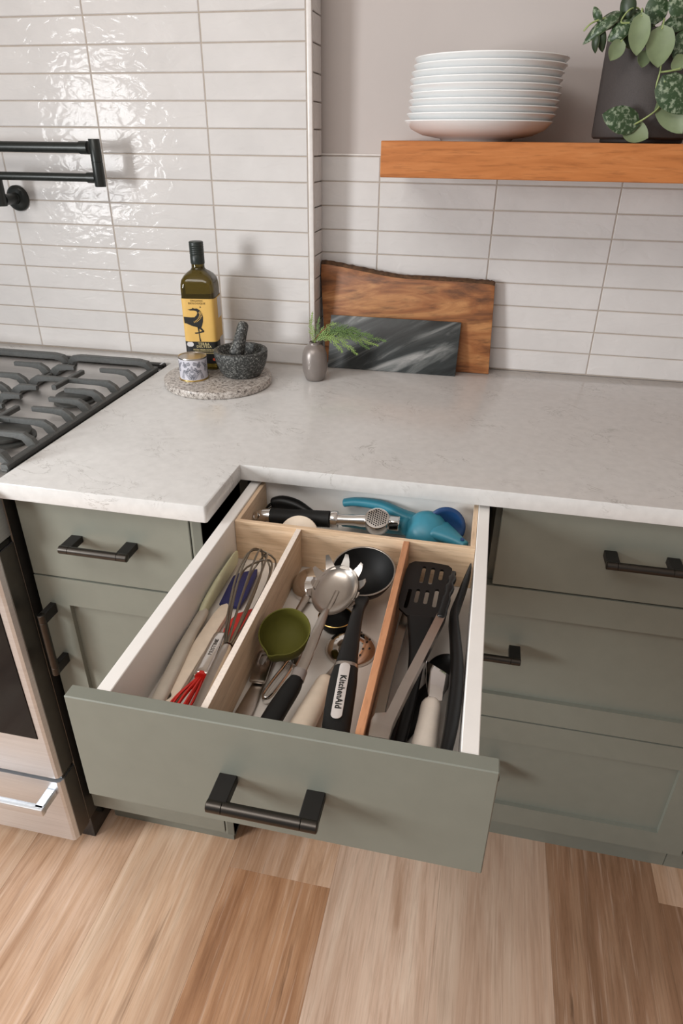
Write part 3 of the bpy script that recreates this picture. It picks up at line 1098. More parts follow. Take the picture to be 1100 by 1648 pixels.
for k, (px_, py_) in enumerate(spine[1:-1]):
    qx, qy = spine[k + 2]
    an = math.atan2(qy - py_, qx - px_)
    for s_ in (-1, 1):
        a = an + s_ * .95
        L_ = 30 - abs(k - 6) * 2.4
        ex, ey = px_ + math.cos(a) * L_ * .8, py_ + math.sin(a) * L_ * .8
        mx, my = (px_ + ex) / 2, (py_ + ey) / 2
        nx, ny = -math.sin(a) * 4.5, math.cos(a) * 4.5
        slab(b, [lab(px_, py_), lab(mx - nx, my - ny), lab(ex, ey), lab(mx + nx, my + ny)], .0002, face_mat(0, 0, .0014))
part('wing_print', b, 'label_yellow', bt, 0)
b = nb()
text_bm(b, 'TERRA', .0074, face_mat(.0065, .0590), spacing=1.2, bold=.0001)
text_bm(b, 'DELYSSA', .0074, face_mat(.0065, .0530), spacing=1.2, bold=.0001)
part('brand_print', b, 'print_gold', bt, 0)
b = nb()
text_bm(b, 'EXTRA VIRGIN OLIVE OIL', .0042, face_mat(.0060, .0462), spacing=1.0, bold=.0001)
text_bm(b, 'HUILE D\u2019OLIVE EXTRA VIERGE', .0032, face_mat(.0060, .0425), spacing=.95)
slab(b, [(-.018, .0378), (.032, .0378), (.032, .0392), (-.018, .0392)], .0003, face_mat(0, 0, .0008))
part('small_print', b, 'print_gold', bt, 0)
b = nb()
slab(b, [(.0 + .0032 * math.cos(a * math.pi / 8), .0032 * math.sin(a * math.pi / 8)) for a in range(16)], .0003, face_mat(.0270, .0250, .0008))
part('seal', b, 'label_red', bt, 0)
part('sticker', slab(nb(), rrect(.0150, .010, .0049, 5, -.0235, .0580), .0003, face_mat(0, 0, .0008)), 'label_white', bt, 0)
part('side_label', slab(nb(), rrect(.030, .044, .002, 3, .006, .132), .0003, on_side_mat(0, 0, .0008)), 'label_white', bt, 0)
part('side_label', slab(nb(), rrect(.030, .030, .002, 3, .006, .052), .0003, on_side_mat(0, 0, .0008)), 'label_white', bt, 0)

# tin
tc = Vector((-.2170, -.1990, DZ))
tn = thing('spice_tin', 'small round tin with a grey leaf print in front of the oil bottle', 'tin', tc)
b = nb()
lathe(b, [(.0300, .0022), (.0300, .0470)], tc, (0, 0, 1), 40, 0, True, True)
part('body', b, 'tin_print', tn, 40)
b = nb()
lathe(b, [(.0292, 0.0002), (.0312, .0004), (.0315, .0018), (.0309, .0030), (.0300, .0034)], tc, (0, 0, 1), 40, 0, True, False)
part('bottom_rim', b, 'brass', tn, 40)
b = nb()
lathe(b, [(.0304, .0464), (.0308, .0480), (.0302, .0494), (.0292, .0490), (.0285, .0478), (0, .0476)], tc, (0, 0, 1), 40, 0, False, False)
part('lid', b, 'tin_lid', tn, 40)
# botanical print: pairs of curved sprays wrapped on the tin's front
b = nb()


def on_tin(a, z, off=.0003):
    return tc + Vector((math.sin(a) * (.0300 + off), -math.cos(a) * (.0300 + off), z))


def spray(a0, z0, ang, L_, n=7):
    for k in range(n):
        s = k / (n - 1)
        aa, zz = a0 + math.sin(ang) * L_ * s / .03, z0 + math.cos(ang) * L_ * s
        for sg in (-1, 1):
            an2 = ang + sg * .9
            l2 = .0052 * (1 - .6 * s)
            p0 = (aa, zz)
            p1 = (aa + math.sin(an2) * l2 / .03, zz + math.cos(an2) * l2)
            px = (math.cos(an2) * .0011 / .03, -math.sin(an2) * .0011)
            mid = ((p0[0] + p1[0]) / 2, (p0[1] + p1[1]) / 2)
            q = [p0, (mid[0] + px[0], mid[1] + px[1]), p1, (mid[0] - px[0], mid[1] - px[1])]
            b.faces.new([b.verts.new(on_tin(*w)) for w in q])


CA = .30
for s in (-1, 1):
    spray(CA + s * .10, .0400, s * 1.9, .017)
    spray(CA + s * .10, .0060, s * .75, .020)
    spray(CA + s * .05, .0080, s * .35, .012, 5)
    spray(CA + s * 1.05, .0200, s * .2, .020)
    spray(CA + s * 1.5, .0080, -s * .3, .024)
spray(CA, .0200, 0, .012, 5)
for s in (-1, 1):
    spray(CA + s * .45, .0300, s * .3, .012, 6)
    spray(CA + s * .75, .0060, -s * .2, .016, 6)
    spray(CA + s * .28, .0200, s * 1.2, .010, 5)
    spray(CA + s * 1.15, .0300, -s * .8, .014, 6)
    spray(CA + s * .16, .0290, s * 2.4, .010, 5)
spray(CA, .0040, 0, .010, 5)
part('leaf_print', b, 'print_tin' if 'print_tin' in M else 'etched', tn, 0, recalc=False)

# mortar and pestle
mc = Vector((-.1245, -.1500, DZ))
b = nb()
lathe(b, [(0, 0.0002), (.036, .0002), (.041, .0015), (.047, .010), (.0535, .024), (.0575, .040), (.0585, .052), (.0580, .0558), (.0555, .0572), (.0505, .0568), (.0485, .054), (.046, .042), (.038, .028), (.024, .019), (0, .017)], mc, (0, 0, 1), 56, 0, False, False)
tag(part('mortar', b, 'granite_dark', None, 40), 'speckled black granite mortar bowl standing on the granite board', 'mortar')
b = nb()
p0, p1 = mc + Vector((-.010, -.010, .0365)), mc + Vector((.006, .016, .1125))
ax = (p1 - p0)
Lp = ax.length
lathe(b, [(0, 0), (.009, .001), (.0145, .005), (.0165, .012), (.0158, .022), (.0138, .040), (.0125, .056), (.0122, Lp - .014), (.0112, Lp - .006), (.007, Lp - .001), (0, Lp)], p0, ax, 28, 0, False, False)
tag(part('pestle', b, 'granite_dark', None, 40), 'speckled black granite pestle standing in the mortar', 'pestle')

# vase and cedar
vc = Vector((.0290, -.0985, ZC))
b = nb()
lathe(b, [(0, .0003), (.0165, .0003), (.0195, .002), (.0225, .008), (.0268, .022), (.0280, .036), (.0280, .048), (.0268, .060), (.0235, .070), (.0180, .0768), (.0130, .0795), (.0118, .0815), (.0120, .0850), (.0124, .0860), (.0108, .0860), (.0102, .082), (.014, .076), (.020, .066), (.022, .04), (.016, .006), (0, .005)],
      vc, (0, 0, 1), 48, 0, False, False)
tag(part('bud_vase', b, 'pewter', None, 40), 'small pewter grey bud vase holding a cedar sprig', 'vase')

cs = thing('cedar_sprig', 'green cedar sprig standing in the small grey vase', 'sprig', vc + Vector((0, 0, .07)))
b = nb()
sweep(b, [(vc.x, vc.y, ZC + .03, .0016, .0016), (vc.x + .001, vc.y, ZC + .085, .0016, .0016), (vc.x + .012, vc.y + .004, ZC + .105, .0014, .0014), (vc.x + .026, vc.y + .006, ZC + .118, .0010, .0010)], 8, 2, 0, (0, 1, 0), 4)
part('twig', b, 'twig', cs, 50)


def spike(b, p, d, s, L_, w):
    """flat scale-leaf branchlet: thin diamond prism from p along d, side s"""
    n_ = d.cross(s).normalized() * .0006
    q = [p - s * w * .35, p + d * L_ * .45 - s * w, p + d * L_, p + d * L_ * .45 + s * w, p + s * w * .35]
    vt = [b.verts.new(x + n_) for x in q]
    vb = [b.verts.new(x - n_) for x in q]
    b.faces.new(vt)
    b.faces.new(vb[::-1])
    for i in range(5):
        j = (i + 1) % 5
        b.faces.new((vt[j], vt[i], vb[i], vb[j]))


def frond(pts, wid, mt, seedv):
    rnd = random.Random(seedv)
    P = [Vector(p) for p in smooth_path(pts, 24)]
    keep, acc = [P[0]], 0
    for a, c in zip(P, P[1:]):
        acc += (c - a).length
        if acc > .0042:
            keep.append(c)
            acc = 0
    P = keep
    b = nb()
    n = len(P)
    for i in range(1, n):
        d = (P[i] - P[i - 1]).normalized()
        nrm = Vector((-.05, -1, .25))
        s = d.cross(nrm).normalized()
        spike(b, P[i - 1], d, s, (P[i] - P[i - 1]).length * 1.5, .0009)
        u = i / n
        ln = wid * (1 - .8 * u ** 1.3) * (.45 + .55 * min(1, u * 4)) * rnd.uniform(.8, 1.12)
        for sg in ((-1, 1) if i % 2 else (1, -1))[:2 if i % 3 else 1]:
            dd_ = (d * .80 + s * sg * .60 + nrm * rnd.uniform(-.16, .16)).normalized()
            ss = dd_.cross(nrm).normalized()
            m = max(2, int(ln / .0034))
            q = P[i - 1].copy()
            for k in range(m):
                st = ln / m
                spike(b, q, dd_, ss, st * 1.35, .0007)
                if 0 < k < m - 1:
                    s2 = 1 if k % 2 else -1
                    d3 = (dd_ * .78 + ss * s2 * .62).normalized()
                    spike(b, q + dd_ * st * .3, d3, d3.cross(nrm).normalized(), .0046 * (1 - .6 * k / m), .0007)
                dd_ = (dd_ + d * .06).normalized()
                q = q + dd_ * st
    return part('frond', b, mt, cs, 0)


vt_ = Vector((vc.x, vc.y, ZC + .088))
FR = [
    ([(.030, -.100, .998), (.024, -.100, 1.020), (.0220, -.099, 1.042), (.0255, -.098, 1.064)], .014, 'cedar'),
    ([(.032, -.099, 1.000), (.034, -.096, 1.022), (.037, -.093, 1.042), (.040, -.092, 1.056)], .012, 'cedar_deep'),
    ([(.036, -.098, 1.006), (.050, -.094, 1.024), (.064, -.090, 1.036), (.078, -.088, 1.042)], .018, 'cedar'),
    ([(.036, -.100, 1.004), (.056, -.100, 1.014), (.078, -.102, 1.000), (.094, -.104, .981)], .018, 'cedar'),
    ([(.040, -.098, 1.008), (.066, -.094, 1.026), (.100, -.088, 1.022), (.130, -.084, 1.010)], .022, 'cedar_deep'),
    ([(.044, -.096, 1.010), (.082, -.088, 1.030), (.122, -.080, 1.022), (.158, -.076, 1.014)], .022, 'cedar_deep'),
    ([(.050, -.096, 1.010), (.090, -.088, 1.020), (.128, -.082, 1.000), (.150, -.080, .985)], .020, 'cedar_deep'),
    ([(.046, -.099, 1.006), (.074, -.098, 1.012), (.104, -.096, .994), (.128, -.096, .975)], .019, 'cedar'),
    ([(.060, -.092, 1.018), (.100, -.084, 1.026), (.145, -.076, 1.012), (.185, -.072, 1.004)], .020, 'cedar_deep'),
    ([(.060, -.094, 1.016), (.104, -.086, 1.014), (.144, -.080, 1.002), (.170, -.078, .994)], .018, 'cedar'),
]
for i, (pp, w_, mt) in enumerate(FR):
    frond(pp, w_, mt, 40 + i)

# live edge wood board leaning on the wall, marble slab leaning on it
wt = thing('wooden_board', 'live-edge wooden serving board with dark bark leaning on the tiled wall', 'cutting board', (.21, .045, ZC))
MB_ = basis((0, .0330, ZC + .0008), (1, 0, 0), (0, .0255, .2300))
top = [(.0070, .2310), (.03, .2300), (.07, .2245), (.12, .2170), (.16, .2115), (.20, .2080), (.25, .2075), (.30, .2072), (.35, .2060), (.392, .2045), (.4035, .2015)]
b = nb()
slab(b, [(.0230, .0)] + [(.412, 0)] + [(x, z - .0065) for x, z in top[::-1]] + [(.0065, .20)], .0185, MB_ @ Matrix.Translation((0, 0, -.0185)), (), 0, .0015)
part('board', b, 'acacia', wt, 30)
b = nb()
rnd = random.Random(3)
dense = smooth_path(top, 6)
rings = []
for i, (x, z) in enumerate(dense):
    o1, o2, o3 = rnd.uniform(-.0012, .0012), rnd.uniform(-.001, .001), rnd.uniform(-.001, .001)
    rings.append([MB_ @ Vector(q) for q in ((x, z - .0072, .0003), (x, z - .003 + o1, -.0005 + o2), (x, z + .0006 + o3, -.006 + o1), (x, z + .001 + o2, -.013), (x, z - .002 + o3, -.018), (x, z - .0072, -.0188))])
loft(b, rings)
part('bark_edge', b, 'bark', wt, 30)
MM_ = basis((0, -.0020, ZC + .0008), (1, 0, 0), (0, .0345, .1150))
b = nb()
slab(b, [(.0360, 0), (.3370, 0), (.3385, .1200), (.0360, .1200)], .0125, MM_ @ Matrix.Translation((0, 0, -.0125)), (), 0, .0008)
tag(part('marble_board', b, 'marble', None, 30), 'dark grey streaked marble slab leaning against the wooden board', 'cutting board')


# ------------------------------------------------------------------ utensils, left compartment
def balloon(b, p0, p1, r_end, width, wires, rw, roll=0.0, flat=1.0, mi=0, start=.004, tipz=0.0):
    """wire loops of a whisk between p0 (at the handle) and p1 (tip)"""
    p0, p1 = Vector(p0), Vector(p1)
    x, y, z = frame(p1 - p0)
    L_ = (p1 - p0).length
    for k in range(wires):
        a = roll + math.pi * k / wires
        d = x * math.cos(a) + y * math.sin(a) * flat
        pts = []
        for i in range(15):
            u = i / 14
            th = math.pi * u
            h = math.sin(th) ** .8
            side = math.cos(th)
            ww = start + (width - start) * (h ** 1.15)
            sgn = 1 if side >= 0 else -1
            pts.append(p0 + z * (L_ * (1 - abs(side) ** 1.9) * (1 - .03 * k)) + d * sgn * (start + (width - start) * math.sin(min(1, (1 - abs(side)) * 1.55) * math.pi / 2) ** .9 * (abs(side) ** .42 if abs(side) > 0 else 0)))
        wire(b, [tuple(p) for p in pts], rw, 6, 3, mi)
    return b


g = thing('spatula', 'narrow pale green spatula with a frosted handle along the drawer\u2019s left side', 'spatula', (.06, -.88, FB))
b = nb()
sweep(b, [(.0670, -1.042, .8140, .0075, .0060), (.0645, -.985, .8150, .0090, .0065), (.0575, -.910, .8160, .0085, .0065), (.0550, -.870, .8160, .0076, .0060), (.0545, -.845, .8165, .0076, .0065), (.0540, -.832, .8165, .0066, .0060)], 14, 2.4)
part('handle', b, 'frost', g, 50)
b = nb()
sweep(b, [(.0521, -.838, .8165, .0040, .0060), (.0520, -.820, .8180, .0048, .0095), (.0523, -.770, .8205, .0042, .0130), (.0528, -.710, .8210, .0028, .0130), (.0530, -.694, .8200, .0014, .0100)], 14, 2.8)
part('blade', b, 'pale_green', g, 50)

g = thing('spatula', 'navy blue silicone spatula with a cream handle pierced at its end', 'spatula', (.075, -.88, FB))
b = nb()
hp = [(-.0105, .0), (-.0125, .03), (-.0118, .08), (-.0105, .15), (-.0100, .20), (-.0070, .222), (0, .228), (.0070, .222), (.0100, .20), (.0105, .15), (.0118, .08), (.0125, .03), (.0105, 0), (.006, -.006), (-.006, -.006)]
hole = [(.0048 * math.cos(k * math.pi / 6), .042 + .006 * math.sin(k * math.pi / 6)) for k in range(12)]
slab(b, hp, .0085, basis((.0700, -1.0310, .8060), (.9995, -.03, 0), (.03, 1, 0)), [hole], 0, .002)
part('handle', b, 'cream', g, 40)
b = nb()
slab(b, [(-.0150, .006), (.0160, .003), (.0185, .03), (.0150, .085), (.0110, .100), (-.012, .084), (-.0190, .074), (-.0180, .05)], .0062, basis((.0790, -.8080, .8052), (1, 0, 0), (-.03, 1, 0.01)), (), 0, .002)
part('blade', b, 'navy', g, 40)

g = thing('spatula', 'red silicone spatula with a thin dark red handle under the wire whisk', 'spatula', (.11, -.88, FB))
b = nb()
slab(b, [(-.0075, .0), (-.0195, .022), (-.0230, .050), (-.0180, .066), (.0, .082), (.0160, .083), (.0175, .060), (.0165, .030), (.0085, .004)], .0065, basis((.1150, -.8840, .8048), (1, 0, 0), (0, 1, 0)), (), 0, .002)
part('blade', b, 'red', g, 40)
b = nb()
sweep(b, [(.1155, -.875, .8085, .0052, .0034), (.1172, -.93, .8095, .0050, .0040), (.1168, -.99, .8100, .0050, .0042), (.1160, -1.043, .8100, .0050, .0042)], 12, 2.4)
part('handle', b, 'deep_red', g, 40)

g = thing('small_whisk', 'small whisk with red silicone wires and a short steel handle', 'whisk', (.10, -.95, FB))
b = nb()
sweep(b, [(.1012, -.8850, .8245, .0078, .0062), (.1014, -.8890, .8245, .0104, .0080), (.1030, -.9220, .8240, .0112, .0084), (.1046, -.9580, .8235, .0112, .0082)], 16, 3.2)
part('handle', b, 'polished', g, 40)
b = nb()
text_bm(b, 'PRISTINE', .0070, basis((.1024, -.9150, .83265), (-.045, 1, .027), (-1, -.045, 0)), .0002, 1.1)
part('engraving', b, 'etched', g, 0)
b = nb()
wire(b, [(.1015, -.880, .8245), (.0995, -.869, .8250), (.1030, -.862, .8250), (.1050, -.871, .8250), (.1030, -.880, .8245)], .0010)
part('hanging_loop', b, 'red', g, 50)
b = nb()
lathe(b, [(.0086, 0), (.0086, .005)], (.1046, -.9575, .8235), (.02, -1, -.02), 14)
for xx, zz in ((.0850, .8230), (.0930, .8310), (.1010, .8350), (.1080, .8350), (.1130, .8300), (.1180, .8230), (.1030, .8190), (.1120, .8180), (.0900, .8150), (.1210, .8150)):
    sx = (xx - .1046)
    wire(b, [(.1046 + sx * .22, -.9600, .8235), (.1046 + sx * .42, -.9710, .8235 + (zz - .8235) * .4), (.1046 + sx * .82, -.9920, .8235 + (zz - .8235) * .8), (xx, -1.0100, zz), (.1046 + sx * .95, -1.0270, zz), (.1046 + sx * .6, -1.0410, .8235 + (zz - .8235) * .6), (.1046 + sx * .15, -1.0460, .8220)], .0017)
part('wires', b, 'red', g, 60)

g = thing('balloon_whisk', 'large steel balloon whisk lying against the pale wooden divider', 'whisk', (.12, -.9, FB))
b = nb()
sweep(b, [(.1290, -.9340, .8520, .0066, .0066), (.1293, -.9460, .8510, .0084, .0084), (.1305, -.9900, .8480, .0086, .0086), (.1325, -1.0410, .8440, .0084, .0084)], 16, 2.0)
part('handle', b, 'satin', g, 40)
b = nb()
balloon(b, (.1288, -.930, .8520), (.1040, -.7120, .8480), .0, .0330, 5, .0015, .30, .95, 0, .0045)
part('wires', b, 'wire_steel', g, 60)

# ------------------------------------------------------------------ utensils, middle compartment
g = thing('serving_spoon', 'polished steel spoon lying bowl down, its flat handle running under the green scoop', 'spoon', (.175, -.85, FB))
b = nb()
sc_ = Vector((.1835, -.7300, FB + .0012))
rings = []
for r, h in ((.0300, 0), (.0304, .003), (.0298, .0080), (.0276, .0140), (.0235, .0185), (.0170, .0214), (.0090, .0228), (.0008, .0230)):
    rings.append([sc_ + Vector((math.cos(2 * math.pi * k / 40) * r, math.sin(2 * math.pi * k / 40) * r * 1.18, h)) for k in range(40)])
for r, h in ((.0285, .001),):
    rings.insert(0, [sc_ + Vector((math.cos(2 * math.pi * k / 40) * r, math.sin(2 * math.pi * k / 40) * r * 1.18, h)) for k in range(40)])
loft(b, rings, 0, False, True)
part('bowl', b, 'chrome', g, 60)
b = nb()
sweep(b, [(.1835, -.7660, .8150, .0060, .0030), (.1800, -.7850, .8120, .0050, .0020), (.1735, -.8400, .8085, .0046, .0016), (.1690, -.9300, .8078, .0075, .0013), (.1670, -.9900, .8078, .0105, .0012), (.1640, -1.0440, .8078, .0110, .0012)], 12, 3)
part('handle', b, 'satin', g, 40)

g = thing('bottle_opener', 'flat dark steel bottle opener tucked under the left of the green scoop', 'opener', (.165, -.92, FB))
b = nb()
slab(b, rrect(.0205, .0560, .004, 4), .0040, basis((.1655, -.9160, .8110), (1, .08, 0), (.15, 1, 0)), [rrect(.0110, .0200, .004, 4, 0, .012)], 0, .0008)
part('plate', b, 'satin', g, 40)

g = thing('peeler', 'shiny steel loop-handled peeler lying between the green scoop and the black grip', 'peeler', (.19, -.94, FB))
b = nb()
P0 = [(.2010, -.9030, .8150), (.2035, -.9180, .8155), (.1990, -.9420, .8150), (.1930, -.9640, .8140), (.1868, -.9700, .8135), (.1830, -.9640, .8140), (.1865, -.9440, .8150), (.1925, -.9200, .8155), (.1960, -.9050, .8150), (.2010, -.9030, .8150)]
sweep(b, [p + (.0020, .0055) for p in P0], 8, 3, 0, (0, 0, 1), 4, False)
part('loop_handle', b, 'chrome', g, 50)
b = nb()
sweep(b, [(.1985, -.9060, .8150, .0090, .0020), (.2010, -.8900, .8150, .0080, .0018), (.2030, -.8720, .8150, .0050, .0015)], 10, 3)
part('blade', b, 'satin', g, 40)

g = thing('measuring_scoop', 'olive green silicone scoop with a pouring lip in the middle compartment', 'scoop', (.189, -.897, FB))
b = nb()
gc = Vector((.1895, -.8950, .8560))
cx_, cy_, cz_ = frame((-.02, -.30, 1))


def scoop_ring(r, h, n=44):
    out = []
    for k in range(n):
        a = 2 * math.pi * k / n
        q = r
        da = math.atan2(math.sin(a + math.pi / 2 + .25), math.cos(a + math.pi / 2 + .25))
        lip = math.exp(-(da / .16) ** 2) * .0050 * (r / .033)
        widen = 1 - .06 * math.cos(2 * a)
        q = r * (1 + .03 * math.sin(a)) + lip
        out.append(gc + Vector((math.cos(a), 0, 0)) * q + Vector((0, 1, .28)).normalized() * math.sin(a) * q * 1.10 + Vector((0, .28, -1)).normalized() * -h)
    return out


loft(b, [scoop_ring(r, h) for r, h in ((.0003, -.0330), (.012, -.0322), (.020, -.0290), (.0265, -.0220), (.0305, -.0120), (.0325, 0), (.0322, .0008), (.0308, .0008), (.0290, -.0110), (.0250, -.0200), (.019, -.0262), (.011, -.0295), (.0003, -.0302))], 0, True, True)
part('bowl', b, 'olive_green', g, 60)

g = thing('pasta_fork', 'toothed steel pasta server with a black grip in the middle compartment', 'pasta server', (.22, -.9, FB))
b = nb()
fc = Vector((.2360, -.8170, .8740))
fu = Vector((.22, 1, .42)).normalized()
fr = Vector((1, -.28, 0)).normalized()
fn = fr.cross(fu).normalized()
n = 40
rings = []
for r, h in ((.0005, .0005), (.011, .0000), (.0205, .0020), (.0275, .0060), (.0305, .0110)):
    rings.append([fc + fr * math.cos(2 * math.pi * k / n) * r + fu * math.sin(2 * math.pi * k / n) * r * 1.28 + fn * (h - .012) for k in range(n)])
thick = [[p - fn * .0011 for p in r] for r in rings]
loft(b, rings + thick[::-1], 0, True, True)
for a in (92, 62, 124, 32, 154, 4, 180, -24, 206):
    ar = math.radians(a)
    d = fr * math.cos(ar) + fu * math.sin(ar)
    e = fr * -math.sin(ar) + fu * math.cos(ar)
    rad = .0296 * (1 + .28 * abs(math.sin(ar)))
    big = 1.0 if 50 < a < 130 else (.75 if 20 < a < 160 else .4)
    p = fc + d * rad + fn * -.0030
    q = p + d * .0130 * big + fn * .012 * big
    m_ = p + d * .0075 * big + fn * .0050 * big
    wv = (.0072, .0046, .0022)
    rings2 = []
    for pt_, w in zip((p - d * .003 - fn * .001, m_, q), wv):
        rings2.append([pt_ - e * w - fn * .0006, pt_ + e * w - fn * .0006, pt_ + e * w + fn * .0006, pt_ - e * w + fn * .0006])
    loft(b, rings2)
sweep(b, [tuple(fc + fu * u_ - fn * (.0108 - .9 * u_ * u_)) + (.0030, .0010) for u_ in (.004, -.008, -.020, -.032)], 8, 2.5, 0, tuple(fn), 3)
part('toothed_head', b, 'satin', g, 45)
b = nb()
sweep(b, [(.2310, -.8420, .8580, .0040, .0016), (.2305, -.8540, .8580, .0052, .0026), (.2300, -.8680, .8575, .0060, .0032), (.2290, -.8900, .8560, .0064, .0034), (.2270, -.9200, .8500, .0068, .0034), (.2235, -.9520, .8430, .0070, .0034)], 12, 2.6)
part('neck', b, 'satin', g, 40)
b = nb()
sweep(b, [(.2240, -.9450, .8445, .0084, .0064), (.2225, -.9580, .8415, .0090, .0068)], 14, 2.4, 0, (0, 0, 1), 1, False)
part('collar', b, 'pewter', g, 40)
b = nb()
sweep(b, [(.2222, -.9580, .8420, .0084, .0070), (.2200, -.9720, .8410, .0108, .0080), (.2130, -1.0080, .8390, .0118, .0082), (.2070, -1.0410, .8350, .0118, .0082)], 16, 2.3)
part('grip', b, 'rubber', g, 40)

g = thing('ladle', 'large black ladle with a white strip on its handle in the middle compartment', 'ladle', (.27, -.85, FB))
b = nb()
lc = Vector((.2610, -.7430, .8570))
ln_ = Vector((.0, -.28, 1)).normalized()
RL = .0455
prof = [(.0005, -.0400), (.014, -.0385), (.026, -.0320), (.0370, -.0200), (.0430, -.0080), (RL, 0), (RL - .0006, .0010), (RL - .0022, .0008), (.0410, -.0078), (.0345, -.0185), (.0245, -.0290), (.013, -.0345), (.0005, -.0358)]
lathe(b, prof, lc, ln_, 52)
part('bowl', b, 'nonstick', g, 60)
b = nb()
lathe(b, [(RL - .0002, .0006), (RL + .0004, .0002), (RL + .0004, .0014), (RL - .0010, .0018), (RL - .0018, .0012)], lc, ln_, 52, 0, False, False)
part('rim', b, 'satin', g, 60)
b = nb()
sweep(b, [(.2690, -.7865, .8430, .0085, .0028), (.2712, -.8080, .8540, .0095, .0040), (.2725, -.8400, .8630, .0078, .0048), (.2745, -.8800, .8640, .0090, .0055), (.2765, -.9150, .8630, .0110, .0065), (.2780, -.9420, .8610, .0130, .0080)], 16, 2.6)
part('neck', b, 'nylon', g, 45)
b = nb()
sweep(b, [(.2782, -.9430, .8605, .0140, .0090), (.2786, -.9480, .8600, .0144, .0094)], 20, 2.5, 0, (0, 0, 1), 1, False)
part('steel_band', b, 'satin', g, 45)
b = nb()
sweep(b, [(.2787, -.9485, .8600, .0140, .0092), (.2800, -.9700, .8590, .0158, .0100), (.2835, -1.0100, .8565, .0156, .0100), (.2868, -1.0410, .8540, .0146, .0096)], 20, 2.6)
part('grip', b, 'rubber', g, 45)
b = nb()
gd = Vector((.2850, -1.0300, .8652)) - Vector((.2787, -.9480, .8698))
gm = basis((.2817, -.9890, .8688), (gd.x, gd.y, gd.z), (gd.y * -1, gd.x, 0))
slab(b, rrect(.0800, .0120, .0058, 6), .0012, gm @ Matrix.Translation((0, 0, -.0006)), (), 0, .0003)
part('logo_strip', b, 'logo_strip', g, 30)
b = nb()
text_bm(b, 'KitchenAid', .0098, gm @ Matrix.Translation((.0035, 0, .0009)), .0002, 1.08, .00022)
part('lettering', b, 'ink', g, 0)

g = thing('measuring_cup', 'small dark round cup with a pale rim half hidden under the pasta server', 'cup', (.23, -.83, FB))
b = nb()
c2 = Vector((.2360, -.8090, FB + .0006))
lathe(b, [(.0005, 0), (.016, .0005), (.0205, .005), (.0235, .0170), (.0228, .0174), (.0195, .006), (.015, .0025), (.0005, .002)], c2, (0, 0, 1), 40)
part('bowl', b, 'nonstick', g, 50)
b = nb()
lathe(b, [(.0226, .0174), (.0240, .0166), (.0244, .0176), (.0236, .0184)], c2, (0, 0, 1), 40, 0, False, False)
part('rim', b, 'brass', g, 50)

g = thing('skimmer', 'domed steel skimmer with a cream handle passing beneath the black ladle', 'skimmer', (.25, -.93, FB))
b = nb()
c3 = Vector((.2660, -.8520, FB + .0006))
lathe(b, [(.0330, .0008), (.0338, .0002), (.0340, .0012), (.0320, .0060), (.0280, .0105), (.0215, .0150), (.0130, .0178), (.0005, .0188)], c3, (0, 0, 1), 48, 0, False, True)
part('bowl', b, 'polished', g, 60)
b = nb()
for k in range(9):
    a = -.9 + k * .35
    rr_ = .021 if k % 2 else .026
    zz = {.021: .0154, .026: .0124}[rr_]
    lathe(b, [(.0013, 0), (.0013, .0008)], c3 + Vector((math.cos(a) * rr_, math.sin(a) * rr_, zz)), (math.cos(a) * .5, math.sin(a) * .5, 1), 8)
part('perforation', b, 'black_gloss', g, 40)
b = nb()
sweep(b, [(.2600, -.8840, .8120, .0060, .0016), (.2560, -.9020, .8150, .0050, .0024), (.2520, -.9210, .8180, .0056, .0040), (.2508, -.9270, .8190, .0078, .0070)], 12, 2.4)
part('neck', b, 'satin', g, 40)
b = nb()
sweep(b, [(.2508, -.9275, .8190, .0090, .0082), (.2500, -.9330, .8195, .0110, .0095), (.2475, -.9560, .8200, .0124, .0105), (.2425, -.9950, .8205, .0142, .0112), (.2360, -1.0410, .8205, .0150, .0115)], 18, 2.1)
part('grip', b, 'cream', g, 45)

# ------------------------------------------------------------------ utensils, right compartment
g = thing('slotted_turner', 'black nylon slotted turner lying in the right compartment', 'turner', (.355, -.85, FB))
b = nb()
TMX = basis((.3520, -.7600, .8520), (1, -.03, 0), (-.02, 1, .03))
head = [(-.0170, -.0640), (-.0290, -.0520), (-.0325, -.0300), (-.0330, .0350), (-.0310, .0500), (-.0240, .0580), (0, .0610), (.0240, .0590), (.0300, .0530), (.0320, .0400), (.0300, -.0300), (.0270, -.0520), (.0160, -.0640), (.0080, -.0700), (-.0090, -.0700)]
slots = [rrect(.0058, .0420, .0028, 3, -.0205, -.030)]
for i, x in enumerate((-.0085, .0040, .0165)):
    slots.append(rrect(.0056, .0400 if i < 2 else .0260, .0027, 3, x, .028 + (.0 if i < 2 else .006)))
    slots.append(rrect(.0056, .0300 if i < 2 else .0400, .0027, 3, x - .001, -.0215 + (0 if i < 2 else .001)))
slab(b, head, .0032, TMX, slots, 0, 0)
part('head', b, 'nylon', g, 30)
b = nb()
sweep(b, [(.3520, -.8240, .8530, .0180, .0026), (.3535, -.8480, .8490, .0150, .0034), (.3550, -.8900, .8400, .0100, .0046), (.3540, -.9500, .8255, .0076, .0058), (.3500, -1.0100, .8170, .0070, .0062), (.3480, -1.0420, .8130, .0070, .0056)], 14, 2.6)
part('handle', b, 'nylon', g, 45)

g = thing('tongs', 'spring steel kitchen tongs with black scalloped tips beside the reddish divider', 'tongs', (.34, -.93, FB))
b = nb()
